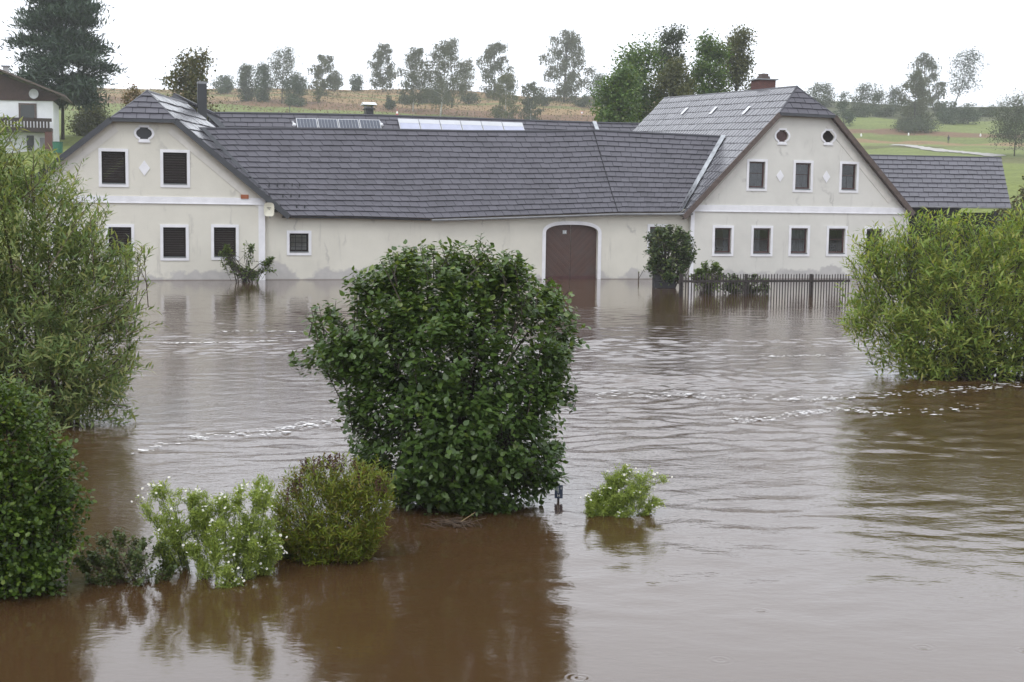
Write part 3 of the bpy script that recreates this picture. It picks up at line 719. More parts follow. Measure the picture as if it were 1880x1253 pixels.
MB(offG).tube([S_left(1, t) + nG * .05 for t in np.linspace(0, 1, 7)], .022, 5).build('fold_strip', MT['deck'], roofG)
MB(offG).bar(*[S_left(0, t) + nG * .05 for t in (0, 1)], .10, .02, nG).build('valley_strip', MT['dark_board'], roofG)
nR = gR['n']; m = MB(offG); N = 9
nG2 = nrm(S_right(.6, 0), S_right(.6, 1), S_right(1, 0))
for i in range(N):
    row = []
    for k in (i / N, (i + 1.05) / N):
        x0_, y_ = 1323 + (1244 - 1323) * k, 251 + (389 - 251) * k
        row.append((f_plane(x0_, y_, S_right(1, .5), nG2) + nG2 * (.10 + .012 * (i % 2)), f_plane(x0_ + 12, y_, gR['Q'], nR) + nR * (.10 + .012 * (i % 2))))
    (a, b_), (c_, d_) = row; m.add([a, b_, d_, c_], [(0, 1, 2, 3)]); m.add([a, c_, c_ - nG2 * .12, a - nG2 * .12], [(0, 1, 2, 3)])
m.build('flashing', MT['zinc'], roofG)
gp = [fc(x, y + 3.0, VE - .06) for x, y in ((793, 402), (960, 397), (1132, 391), (1272, 390.5))]
MB(offG).tube(gp, .055, 8).build('gutter', MT['gutter'], roofG)
MB(offG).tube([p + np.array([0, .05, -.05]) for p in eave[:3]], .04, 6).build('eave_board', MT['dark_board'], roofG)
for row, (y, xs) in enumerate(((342, (494, 509, 521.5, 536, 549.5)), (362, (519, 534, 549)), (382.5, (544.5, 559)))):
    for x in xs:
        q = f_plane(x, y, ridge[1], nG) + nG * .06
        MB(offG).box(tuple(q + (-.025, -.04, -.05)), tuple(q + (.025, .03, .09))).build('snow_guard', MT['black'], roofG)
# wall with gate arch and two windows
def arch(x0, x1, ytop, yspring, n=16, grow_=0.0, zb=-1.0):
    a = fc(x0, yspring, VW); b = fc(x1, yspring, VW); zt = fc((x0 + x1) / 2, ytop, VW)[2] + grow_; cu = (a[0] + b[0]) / 2; r = (b[0] - a[0]) / 2 + grow_; zs = (a[2] + b[2]) / 2
    pts = [(cu + r, zb)]
    for k in range(n + 1):
        t = math.pi * k / n; ct = math.cos(t); pts.append((cu + r * np.sign(ct) * abs(ct) ** .72, zs + (zt - zs) * math.sin(t) ** .9))
    pts.append((cu - r, zb)); return pts, cu, r
ain, acu, ar = arch(1002, 1098, 413, 428); aout, _, _ = arch(1002, 1098, 413, 428, grow_=.17)
wG = [(wrect(531.5, 429, 566.5, 464, VW), 'grid'), (wrect(1192, 417, 1223, 462, VW), 'sideL')]
top = [(ug1, fc(1265, 384, VW)[2]), (uK_e, fc(1134, 384, VW)[2]), (fc(960, 389, VW)[0], fc(960, 389, VW)[2]), (fc(790, 394, VW)[0], fc(790, 394, VW)[2]), (ug0, fc(487, 390, VW)[2])]
m = MB(offG).wall([(ug0, -1.2), (ug1, -1.2)] + top, [rect(*r) for r, _ in wG] + [ain], VW, .30)
m.add([(ug0, 10, -1.2), (ug1, 10, -1.2), (ug1, 10, 3), (ug0, 10, 3)], [(0, 1, 2, 3)]); m.build('wall', MT['stucco'], GW)
for r, stl in wG: window(GW, offG, r, VW, stl)
MB(offG).ring(aout, ain, VW - .035, VW - .001).build('gate_surround', MT['trim'], GW)
dl = link_mesh('gate', *(lambda mm: (mm.v, mm.f))(MB(np.array([acu, VW, 0])).prism([(acu - .012 if u > acu - .012 else u, z) for u, z in ain if u <= acu + .02] + [(acu - .012, -1.0)], VW + .20, VW + .25)), MT['gate'], GW)
dr_ = link_mesh('gate', *(lambda mm: (mm.v, mm.f))(MB(np.array([acu, VW, 0])).prism([(acu + .012 if u < acu + .012 else u, z) for u, z in [(acu + .012, -1.0)] + ain if u >= acu - .02], VW + .20, VW + .25)), MT['gate'], GW)
for d_ in (dl, dr_): d_.location = (acu - offG[0], 0, 0)
zj = fc(1050, 507, VW)[2]
for sgn in (-1, 1): link_mesh('kick_board', *(lambda mm: (mm.v, mm.f))(MB(np.array([acu, VW, 0])).box((acu + sgn * .02 if sgn > 0 else acu - ar + .02, VW + .185, -.9), (acu + ar - .02 if sgn > 0 else acu - .02, VW + .198, zj))), MT['sash'], dl if sgn < 0 else dr_)
c = fc(1036.5, 426.5, VW + .2); nb = MB(np.array([acu, VW, 0])).box((c[0] - .10, VW + .185, c[2] - .09), (c[0] + .10, VW + .197, c[2] + .09))
link_mesh('notice_plate', nb.v, nb.f, simple('grey_plate', (.42, .45, .46), .5), dl)
m = MB(np.array([acu, VW, 0])).box((c[0] - .055, VW + .180, c[2] - .05), (c[0] - .03, VW + .184, c[2] + .05)).box((c[0] + .01, VW + .180, c[2] - .05), (c[0] + .05, VW + .184, c[2] + .05))
link_mesh('house_number', m.v, m.f, MT['white_wall'], dl)

# satellite dish at the corner of the shuttered house
c = fc(494, 385, -.45); cw = from_f(c); sd = empty('satellite_dish', from_f(np.array([c[0], -.45, c[2] - .35])), 'cream satellite dish at the corner below the black verge', 'satellite dish', None, YAW)
o_ = np.array([c[0], -.45, c[2] - .35]); n_ = 24; vs = []; fs = []
for r_ in (0, .5, .85, 1):
    for k in range(n_):
        t = 2 * math.pi * k / n_; cx_, cz_ = math.cos(t), math.sin(t); sq = (abs(cx_) ** 4 + abs(cz_) ** 4) ** -.25
        vs.append((c[0] + .25 * r_ * cx_ * sq * .92, -.45 + .07 * (1 - r_ * r_) , c[2] + .33 * r_ * cz_ * sq * .92))
for j in range(3):
    for k in range(n_): fs.append((j * n_ + k, j * n_ + (k + 1) % n_, (j + 1) * n_ + (k + 1) % n_, (j + 1) * n_ + k))
MB(o_).add(vs, fs).build('reflector', simple('cream_dish', (.60, .58, .48), .4, .08), sd, True)
MB(o_).tube([(c[0] + .02, -.40, c[2]), (c[0] + .02, -.02, c[2])], .025).build('bracket', MT['gutter'], sd)
MB(o_).tube([(c[0], -.45, c[2] - .3), (c[0], -.75, c[2] - .38), (c[0], -.8, c[2] - .3)], .014).build('feed_arm', MT['gutter'], sd)
MB(o_).box((c[0] - .09, -.405 + .0, c[2] + .06), (c[0] + .09, -.40, c[2] + .085)).build('brand_strip', MT['black'], sd)

# ------------------------------------------------------------------ rear wing with solar panels
VB = 24.0
rb = [fc(x, y, VB) for x, y in ((382, 208), (540, 210), (700, 213), (960, 222), (1100, 226.5), (1214, 229))]
sl_ = np.array([0, -5.2, -4.6]); eb = [p + sl_ for p in rb]
offB = np.array([rb[2][0], VB, 0]); BW = empty('rear_wing', from_f(offB), 'rear wing across the courtyard with dark slate roof carrying solar panels', 'building', None, YAW)
m = MB(offB)
k = len(rb); m.add(rb + eb + [p * np.array([1, 1, 1]) + np.array([0, 5.2, -4.6]) for p in rb], [(i, i + 1, k + i + 1, k + i) for i in range(k - 1)] + [(i + 1, i, 2 * k + i, 2 * k + i + 1) for i in range(k - 1)])
roofB = m.build('roof', MT['deck'], BW); nB = nrm(rb[0], eb[0], rb[3])
S_B = lambda s, t: poly_at(rb, rb[0][0] + (rb[-1][0] - rb[0][0]) * s) + sl_ * t
covering(roofB, S_B, nB, [(0, 0), (1, 0), (1, 1), (0, 1)], 16, .75 / (rb[-1][0] - rb[0][0]), MT['slate'], offB)
MB(offB).tube(rb, .10, 7).build('ridge_cap', MT['ridge'], roofB)
m = MB(offB); zlow = eb[0][2] + .2
m.add([(rb[0][0], VB - 4.8, -.5), (rb[-1][0], VB - 4.8, -.5), (rb[-1][0], VB - 4.8, eb[-1][2] + .2), (rb[0][0], VB - 4.8, zlow), (rb[0][0], VB + 4.8, -.5), (rb[-1][0], VB + 4.8, -.5), (rb[-1][0], VB + 4.8, eb[-1][2] + .2), (rb[0][0], VB + 4.8, zlow)], [(0, 1, 2, 3), (4, 5, 6, 7), (1, 5, 6, 2), (0, 4, 7, 3)])
m.build('wall', MT['stucco'], BW)
# dark strip at the left end, light flashings on the right
def on_b(px, py, lift=.1): return f_plane(px, py, rb[2], nB) + nB * lift
MB(offB).bar(on_b(378, 207), on_b(412, 240), .18, .04, nB).build('valley_strip', MT['dark_board'], roofB)
MB(offB).bar(on_b(1090, 227, .16), on_b(1096, 243, .16), .13, .03, nB).build('flashing', MT['zinc'], roofB)
MB(offB).bar(on_b(1211, 229, .3), on_b(1192, 246, .3), .20, .03, nB).build('flashing', MT['zinc'], roofB)
# hooded chimney
c = fc(677, 205, VB + 1.0); s_ = px_scale(from_f(c)[1]); q = 1 / s_
MB(offB).box((c[0] - 6.5 * q, VB + .6, c[2] - 12 * q), (c[0] + 6.5 * q, VB + 1.4, c[2] + 3 * q)).box((c[0] - 9 * q, VB + .5, c[2] + 3.05 * q), (c[0] + 9 * q, VB + 1.5, c[2] + 5 * q)).build('chimney', MT['black'], roofB)
MB(offB).box((c[0] - 7 * q, VB + .7, c[2] + 5.05 * q), (c[0] - 5 * q, VB + 1.3, c[2] + 11 * q)).box((c[0] + 5 * q, VB + .7, c[2] + 5.05 * q), (c[0] + 7 * q, VB + 1.3, c[2] + 11 * q)).box((c[0] - 3 * q, VB + .85, c[2] + 5.05 * q), (c[0] + 3 * q, VB + 1.2, c[2] + 9 * q)).build('chimney_frame', MT['gutter'], roofB)
m = MB(offB); vv = [(c[0] - 12 * q, c[2] + 11.05 * q), (c[0] + 12 * q, c[2] + 11.05 * q), (c[0] + 12 * q, c[2] + 16.5 * q), (c[0] - 12 * q, c[2] + 16.5 * q)]
m.add([(vv[0][0], VB + .35, vv[0][1]), (vv[1][0], VB + .35, vv[1][1]), (vv[2][0], VB + 1.0, vv[2][1]), (vv[3][0], VB + 1.0, vv[3][1]), (vv[0][0], VB + 1.65, vv[0][1]), (vv[1][0], VB + 1.65, vv[1][1])], [(0, 1, 2, 3), (3, 2, 5, 4), (0, 3, 4), (1, 5, 2)])
m.build('chimney_hood', simple('bright_zinc', (.75, .76, .78), .3, .05), roofB)
# four blue-grey modules and a row of pale collectors
MT['cell'] = simple('solar_cell', (0.075, 0.085, 0.11), .25, .1)
MT['alu'] = simple('aluminium_frame', (.55, .56, .58), .4, .05, 2, 0, .3)
MT['collector'] = simple('pale_collector_glass', (.42, .44, .55), .12, .06)
def roof_panel(name, label, cat, group, tl, tr, drop, cells, mt, lift=.14):
    a, b_ = on_b(*tl, lift), on_b(*tr, lift); dn = unit(sl_) * drop; base = from_f(a)
    o = empty(name, base, label, cat, group, YAW); oo = a
    e_ = unit(b_ - a); L = np.linalg.norm(b_ - a)
    MB(oo).add([a, b_, b_ + dn, a + dn, a - nB * .04, b_ - nB * .04, b_ + dn - nB * .04, a + dn - nB * .04], [(0, 1, 2, 3), (7, 6, 5, 4), (0, 4, 5, 1), (1, 5, 6, 2), (2, 6, 7, 3), (3, 7, 4, 0)]).build('frame', MT['alu'], o)
    for i in range(cells):
        p = a + e_ * (.04 + (L - .08) * i / cells + .007) + unit(sl_) * .06 + nB * .012; q = a + e_ * (.04 + (L - .08) * (i + 1) / cells - .007) + unit(sl_) * .06 + nB * .012
        d2 = unit(sl_) * (drop - .12); MB(oo).add([p, q, q + d2, p + d2], [(0, 1, 2, 3)]).build('cell', mt, o)
    return o
xs = [542, 581, 619, 657.5, 697]
for i in range(4):
    t0, t1 = xs[i] + .7, xs[i + 1] - .7; yl = lambda x: 220.5 + (x - 542) * (223.5 - 220.5) / 155
    roof_panel('solar_module', 'blue-grey framed solar module, ' + ('fourth and farthest', 'third', 'second', 'first')[i] + ' of its row from the hooded chimney', 'solar panel', 'framed solar panels in a row', (t0, yl(t0)), (t1, yl(t1)), 1.55, 6, MT['cell'])
xs = np.linspace(729, 958, 7)
for i in range(6):
    t0, t1 = xs[i] + .5, xs[i + 1] - .5; yl = lambda x: 223 + (x - 729) * 7.5 / 229
    p = roof_panel('solar_collector', 'pale lilac glazed collector on the rear roof, ' + ('first', 'second', 'third', 'fourth', 'fifth', 'last')[i] + ' from the hooded chimney', 'solar collector', 'pale collectors in a row', (t0, yl(t0)), (t1, yl(t1)), 2.0, 1, MT['collector'], .2)
    a, b_ = on_b(t0, yl(t0), .22), on_b(t1, yl(t1), .22); e0 = a; MB(on_b(t0, yl(t0), .2)).add([a, b_, b_ + unit(sl_) * .42, a + unit(sl_) * .42], [(0, 1, 2, 3)]).build('cover_strip', MT['alu'], p)
for px in (540, 700):
    c = on_b(px, 232.5, .12); k = empty('ball_float', from_f(c), 'small white ball at the ' + ('left' if px < 600 else 'right') + ' end of the framed solar panels', 'ball', None, YAW)
    vs = []; fs = []
    for i in range(5):
        for j in range(8): ph = math.pi * (i + .0) / 4; t = 2 * math.pi * j / 8; vs.append(c + .13 * np.array([math.sin(ph) * math.cos(t), math.sin(ph) * math.sin(t), math.cos(ph)]))
    for i in range(4):
        for j in range(8): fs.append((i * 8 + j, i * 8 + (j + 1) % 8, (i + 1) * 8 + (j + 1) % 8, (i + 1) * 8 + j))
    MB(c).add(vs, fs).build('ball', MT['white_wall'], k, True); MB(c).tube([c, c + np.array([-.12, 0, .22])], .05, 6).build('hook', MT['white_wall'], k)

# ------------------------------------------------------------------ barn on the right
rB = [fc(1560, 285, 8.5), fc(1838, 290.5, 8.5)]; eB_ = [fc(1560, 379, 3.6), fc(1856, 382, 3.6)]
offN = np.array([(eB_[0][0] + eB_[1][0]) / 2, 5, 0]); BN = empty('barn', from_f(offN), 'low open barn with dark slate roof beside the pale farmhouse', 'barn', None, YAW)
bk = [p + np.array([0, 4.9, -4.0]) for p in rB]
roofN = MB(offN).add(rB + eB_ + bk, [(0, 1, 3, 2), (1, 0, 4, 5)]).build('roof', MT['deck'], BN)
covering(roofN, quadS(rB[0], rB[1], eB_[1], eB_[0]), nrm(rB[0], eB_[0], rB[1]), [(0, 0), (1, 0), (1, 1), (0, 1)], 11, .62 / np.linalg.norm(rB[1] - rB[0]), MT['slate'], offN)
MB(offN).tube(rB, .06, 6).build('ridge_cap', MT['ridge'], roofN); MB(offN).tube(eB_, .05, 6).build('gutter', MT['gutter'], roofN)
m = MB(offN); MT['barn_wood'] = simple('black_barn_wood', (.022, .022, .026), .8, .3, 5)
x0, x1, zt = eB_[0][0] + .1, eB_[1][0] - .5, eB_[0][2] - .15
m.box((x0, 7.6, -1), (x1, 7.7, zt + 2)); m.box((x1 - .1, 4.0, -1), (x1, 12, zt - .1)); m.build('wall', MT['barn_wood'], BN)
for i in range(4): u = x0 + .3 + (x1 - x0 - .6) * i / 3; MB(offN).box((u - .1, 3.9, -1), (u + .1, 4.1, zt)).build('post', MT['barn_wood'], BN)

# ------------------------------------------------------------------ neighbour's house up the slope on the left
YN = 122.0
g0 = at_y(97, 280, YN); NH = empty('house', g0, 'white house with dark timber gable and wooden balcony beside the big pine', 'house', None, math.radians(14))
def wn(px, py, dy=0.0): return at_y(px, py, YN) + np.array([0, dy, 0])
def fr(x0, y0, x1, y1, ya, yb):
    a, b = wn(x0, y1), wn(x1, y0); return (a[0], YN + ya, a[2]), (b[0], YN + yb, b[2])
ap, rt = wn(-30, 119), wn(121, 180); lf = np.array([2 * ap[0] - rt[0], YN, rt[2]])
MB(g0).box(*fr(-160, 186, 97, 295, 0, 6.5)).build('wall', MT['white_wall'], NH)
MB(g0).add([wn(-157, 186.2, -.1), wn(99, 186.2, -.1), wn(112, 178, -.1), ap - np.array([0, .1, .3]), lf + np.array([.5, -.1, 0])], [(0, 1, 2, 3, 4)]).build('timber_gable', simple('dark_timber_cladding', (.045, .022, .018), .7, .35, 6), NH)
up_ = np.array([0, 0, .16])
rn = MB(g0)
for a, b_ in ((ap, rt), (ap, lf)):
    f_ = np.array([0, -1.2, 0]); k_ = np.array([0, 7.6, 0])
    rn.add([a + f_, b_ + f_, b_ + k_, a + k_, a + f_ + up_, b_ + f_ + up_, b_ + k_ + up_, a + k_ + up_], [(0, 1, 2, 3), (7, 6, 5, 4), (0, 4, 5, 1), (1, 5, 6, 2), (2, 6, 7, 3), (3, 7, 4, 0)])
rfN = rn.build('roof', MT['brown_board'], NH)
c = wn(8.5, 138, 3); MB(g0).box((c[0] - .22, YN + 2.8, c[2] - .8), (c[0] + .22, YN + 3.3, wn(0, 119, 3)[2])).build('chimney', simple('grey_render', (.38, .37, .38), .8), rfN)
MB(g0).box((c[0] - .36, YN + 2.7, wn(0, 118.8, 3)[2]), (c[0] + .36, YN + 3.4, wn(0, 117, 3)[2])).build('chimney_cap', MT['gutter'], rfN)
wN = MB(g0).box(*fr(38, 191, 68.5, 219, -.06, -.002)).build('window', MT['brown_board'], NH)
MB(g0).box(*fr(41.5, 194, 64.5, 217, -.08, -.062)).build('pane', simple('dark_pane', (.03, .035, .035), .1, .1), wN)
dN = MB(g0).box(*fr(52, 250, 64, 277, -.05, -.002)).build('door', MT['black'], NH)
MB(g0).box(*fr(75, 254, 87, 275, -.05, -.002)).build('window', MT['gutter'], NH)
MT['balcony'] = simple('dark_balcony_wood', (.030, .018, .015), .7, .3, 6)
bal = MB(g0).box(*fr(-160, 237, 97, 241, -1.3, -.005)).build('balcony', MT['balcony'], NH)
MB(g0).box(*fr(-160, 219.5, 97, 222, -1.32, -1.22)).build('hand_rail', MT['balcony'], bal)
for i in range(26):
    x = -50 + i * 5.6; MB(g0).box(*fr(x, 222.1, x + 3.4, 237, -1.30, -1.25)).build('baluster', MT['balcony'], bal)
MB(g0).box(*fr(86, 242, 98, 292, -1.3, -.9)).build('pillar', MT['brick'], NH)
c = wn(64.5, 174, -.5) - g0; c = g0 + np.array([c[0] * math.cos(math.radians(14)) - c[1] * math.sin(math.radians(14)), c[0] * math.sin(math.radians(14)) + c[1] * math.cos(math.radians(14)), c[2]]); k = empty('satellite_dish', c, 'round pale grey satellite dish on the dark timber gable', 'satellite dish')
vs = [c + np.array([0, .12, 0])]; fs = []
for r_ in (.55, 1):
    for j in range(18): t = 2 * math.pi * j / 18; vs.append(c + np.array([.43 * r_ * math.cos(t), .12 - .12 * r_ * r_, .43 * r_ * math.sin(t)]))
fs = [(0, 1 + j, 1 + (j + 1) % 18) for j in range(18)] + [(1 + j, 19 + j, 19 + (j + 1) % 18, 1 + (j + 1) % 18) for j in range(18)]
MB(c).add(vs, fs).build('reflector', simple('grey_dish', (.36, .37, .38), .5), k, True); MB(c).tube([c + (0, .1, 0), c + (0, .45, 0)], .04).build('bracket', MT['gutter'], k)
c = at_y(106, 268, 118.0); k = empty('water_barrel', c, 'green barrel behind the white timber-gabled house', 'barrel')
MB(c).tube([c + (0, 0, -.6), c + (0, 0, .3)], [.4, .44], 12).build('barrel', simple('green_plastic', (.02, .13, .08), .4), k); MB(c).tube([c + (0, 0, .3), c + (0, 0, .34)], [.47, .47], 12).build('rim', simple('green_plastic_rim', (.02, .10, .06), .4), k)

# ------------------------------------------------------------------ vegetation
def in_poly(pts, poly):
    x, y = pts[:, 0], pts[:, 1]; c = np.zeros(len(pts), bool); n = len(poly)
    for i in range(n):
        (x0, y0), (x1, y1) = poly[i], poly[(i + 1) % n]
        m_ = ((y0 > y) != (y1 > y)) & (x < (x1 - x0) * (y - y0) / (y1 - y0 + 1e-12) + x0); c ^= m_
    return c
def edge_dist(pts, poly):
    d = np.full(len(pts), 1e9)
    for i in range(len(poly)):
        a = np.array(poly[i], float); b = np.array(poly[(i + 1) % len(poly)], float); ab = b - a
        t = np.clip(((pts - a) @ ab) / (ab @ ab), 0, 1); d = np.minimum(d, np.linalg.norm(pts - a - t[:, None] * ab, axis=1))
    return d
def nz(v): return v / (np.linalg.norm(v, axis=-1, keepdims=True) + 1e-9)
LEAF = {
 'ovate': (np.array([[0, 0, 0], [.20, .29, .04], [.50, .31, .03], [1, 0, -.16], [.50, -.31, .03], [.20, -.29, .04], [.45, 0, -.05]]), [(0, 1, 6), (1, 2, 6), (2, 3, 6), (3, 4, 6), (4, 5, 6), (5, 0, 6)]),
 'lance': (np.array([[0, 0, 0], [.40, .115, .02], [1, 0, -.14], [.40, -.115, .02], [.55, 0, -.03]]), [(0, 1, 4), (1, 2, 4), (2, 3, 4), (3, 0, 4)]),
 'round': (np.array([[0, 0, 0], [.35, .42, .03], [.95, .22, -.03], [.95, -.22, -.03], [.35, -.42, .03]]), [(0, 1, 2), (0, 2, 3), (0, 3, 4)]),
 'card': (np.array([[0, 0, 0], [.45, .42, .08], [1, 0, -.1], [.5, -.40, .05]]), [(0, 1, 2), (0, 2, 3)]),
 'needle': (np.array([[0, 0, 0], [.5, .10, .0], [1, 0, 0], [.5, -.10, 0]]), [(0, 1, 2), (0, 2, 3)]),
}
def leaf_frames(P, D, U, size):
    """frames for leaves: D along the blade, U roughly the blade normal"""
    D = nz(D); S = nz(np.cross(U, D)); N = np.cross(D, S)
    return np.stack([D, S, N], 1) * size[:, None, None]      # rows = axes
def leaf_verts(P, Fm, kind):
    T = LEAF[kind][0]; return P[:, None, :] + np.einsum('kc,ncd->nkd', T, Fm)
def curve(p, q, bend, n=6):
    p, q = np.asarray(p, float), np.asarray(q, float); t = np.linspace(0, 1, n)[:, None]; mid = (p + q) / 2 + bend
    return (1 - t) ** 2 * p + 2 * t * (1 - t) * mid + t ** 2 * q
def foliage(root, base, P, Fm, kind, material, name='foliage', singles=0, tone=None, leafname='leaf'):
    n = len(P); tone = rng.random(n) if tone is None else tone
    idx = np.arange(n)
    if singles:
        score = np.linalg.norm(P - CAMP, axis=1) / (np.linalg.norm(Fm[:, 0], axis=1)) + np.abs(rng.normal(0, .3, n)); order = np.argsort(score)[: singles * 6]; pick = rng.permutation(order)[:singles]
        me = bpy.data.meshes.new(leafname); me.from_pydata([tuple(v) for v in LEAF[kind][0]], [], LEAF[kind][1]); me.materials.append(material)
        me.attributes.new('tone', 'FLOAT', 'POINT')
        for i in pick:
            o = bpy.data.objects.new(leafname, me); COL.objects.link(o); o.parent = root
            mt = Matrix.Identity(4)
            for r in range(3):
                for c_ in range(3): mt[r][c_] = Fm[i, c_, r]
                mt[r][3] = P[i, r] - base[r]
            o.matrix_local = mt
        idx = np.setdiff1d(idx, pick)
    V = leaf_verts(P[idx], Fm[idx], kind) - np.asarray(base)
    o = link_tris(name, V, None, LEAF[kind][1], material, root, tone[idx]); 
    if singles: o['kind'] = 'stuff'
    return o
def shrub(name, label, cat, sil, Y, n_twig, per, leaf, size, material, stems, ratio=.85, twig_len=.3, kind_dir='up', singles=0, group=None, seed=1, stem_r=.012, gap=.35, shell=.6, bark='twig', stem_n=40, zmin=-.15, lean=(0, 0, 0), leafname='leaf', clump=.26, loose=.25, fresh=.25, shoots=0, nclump=None):
    r = np.random.default_rng(seed)
    W = np.array([at_y(x, y, Y) for x, y in sil]); poly = [(p[0], p[2]) for p in W]
    bx_ = np.array([at_y(x, y, Y) for x, y in stems]); base = np.array([bx_[:, 0].mean(), Y, 0.0]) if abs(bx_[:, 2].mean()) < 1 else np.array([bx_[:, 0].mean(), Y, bx_[:, 2].min()])
    root = empty(name, base, label, cat, group)
    (x0, z0), (x1, z1) = np.min(poly, 0), np.max(poly, 0)
    def sample(n_):
        cand = np.stack([r.uniform(x0, x1, n_ * 5), r.uniform(z0, z1, n_ * 5)], 1); cand = cand[in_poly(cand, poly)][:n_]
        d = edge_dist(cand, poly); R_ = max(d.max(), .02); ym = ratio * np.sqrt(np.maximum(d * (2 * R_ - d), 0))
        fr_ = np.where(r.random(len(cand)) < shell, np.sign(r.uniform(-1, 1, len(cand))) * r.uniform(.72, 1.0, len(cand)), r.uniform(-1, 1, len(cand)))
        return np.stack([cand[:, 0], Y + fr_ * ym, cand[:, 1]], 1), R_
    nc_ = nclump or max(14, n_twig // 16); C_, R = sample(nc_)
    cr_ = clump * R * r.uniform(.5, 1.3, len(C_)); wsel = r.integers(0, len(C_), int(n_twig * (1 - loose)))
    pts = C_[wsel] + nz(r.normal(0, 1, (len(wsel), 3))) * (cr_[wsel] * r.random(len(wsel)) ** .45)[:, None] * np.array([1, 1, .85])
    pts = np.concatenate([pts, sample(int(n_twig * loose))[0]])
    ctr = np.array([np.mean([p[0] for p in poly]), Y, (z0 + z1) / 2 - .25 * (z1 - z0)])
    out = nz((pts - ctr) * np.array([1, 1, .8])); n = len(pts)
    rd = r.normal(0, 1, (n, 3))
    td = {'up': nz(out * .8 + np.array([0, 0, .75]) + rd * .35 + lean), 'droop': nz(out * .9 + np.array([0, 0, .1]) + rd * .4), 'fan': nz(out * .7 + np.array([0, 0, 1.1]) + rd * .25 + lean)}[kind_dir]
    tl = twig_len * r.lognormal(0, .35, n)
    if shoots:
        pa = np.array(poly); seg = r.integers(0, len(pa), shoots * 3); tt = r.random(len(seg))[:, None]; nx_ = pa[(seg + 1) % len(pa)]
        ep = pa[seg] * (1 - tt) + nx_ * tt; dv = nx_ - pa[seg]; cen = pa.mean(0); nr = np.stack([dv[:, 1], -dv[:, 0]], 1); nr = nr / (np.linalg.norm(nr, axis=1, keepdims=True) + 1e-9); nr *= np.sign(((ep - cen) * nr).sum(1))[:, None]
        okk = (nr[:, 1] > -.15) & (ep[:, 1] > z0 + .18 * (z1 - z0)); ep, nr = ep[okk][:shoots], nr[okk][:shoots]; k_ = len(ep)
        d2 = nz(np.stack([nr[:, 0] * .8, r.normal(0, .35, k_), nr[:, 1] * .6 + .55], 1) + r.normal(0, .22, (k_, 3))); l2 = twig_len * r.uniform(.6, 1.4, k_)
        p2 = np.stack([ep[:, 0], Y + r.normal(0, .25 * R, k_), ep[:, 1]], 1) + d2 * (l2 * .25)[:, None]
        pts = np.concatenate([pts, p2]); td = np.concatenate([td, d2]); tl = np.concatenate([tl, l2]); out = np.concatenate([out, d2]); n = len(pts)
    start = pts - td * (tl * .8)[:, None]
    k = np.arange(per) / max(per - 1, 1)
    LP = start[:, None, :] + td[:, None, :] * (tl[:, None] * k[None])[..., None]
    droop = np.zeros_like(LP); droop[..., 2] = -(k ** 2)[None] * tl[:, None] * .18; LP = LP + droop
    a = nz(np.cross(td, r.normal(0, 1, (n, 3)))); b_ = np.cross(td, a)
    ang = r.uniform(0, 6.28, (n, 1)) + k[None] * per * 2.4
    side = a[:, None] * np.cos(ang)[..., None] + b_[:, None] * np.sin(ang)[..., None]
    spread = .9 if leaf != 'lance' else .75
    LD = nz(td[:, None] * .7 + side * spread + np.array([0, 0, -.25 if leaf == 'ovate' else -.05]) + r.normal(0, .18, LP.shape))
    LU = nz(np.array([0, 0, 1.0]) + out[:, None] * .55 + r.normal(0, .38, LP.shape))
    LP = LP.reshape(-1, 3); LD = LD.reshape(-1, 3); LU = LU.reshape(-1, 3)
    sz = size * r.uniform(.5, 1.25, len(LP)); ok = LP[:, 2] > zmin + base[2]; LP, LD, LU, sz = LP[ok], LD[ok], LU[ok], sz[ok]
    Fm = leaf_frames(LP, LD, LU, sz)
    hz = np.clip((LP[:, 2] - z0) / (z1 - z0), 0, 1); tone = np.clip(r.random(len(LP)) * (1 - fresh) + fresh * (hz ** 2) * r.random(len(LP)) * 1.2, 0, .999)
    foliage(root, base, LP, Fm, leaf, material, 'foliage', singles, tone=tone, leafname=leafname)
    # stems and twigs
    m_ = MB(base); tgt = r.permutation(n)[:stem_n]
    for i in tgt:
        s0 = bx_[r.integers(len(bx_))] * np.array([1, 0, 1]) + np.array([r.normal(0, .04), Y + r.normal(0, .12 * R), 0]); s0[2] = base[2] - .3
        L = np.linalg.norm(pts[i] - s0); c_ = curve(s0, pts[i], np.array([0, 0, .22 * L]) - out[i] * .08 * L, 6)
        m_.tube(c_, list(np.linspace(stem_r * r.uniform(.7, 1.2), stem_r * .18, 6)), 5, False)
    m_.build('stem', MT[bark], root, True)
    m2 = MB(base); 
    for i in list(range(n - shoots, n)) + list(r.permutation(n)[: min(n, 220)]): m2.tube([start[i] - td[i] * tl[i] * .5, pts[i]], [stem_r * .3, stem_r * .12], 3, False)
    m2.build('twig', MT[bark], root)['kind'] = 'stuff'
    return root, base

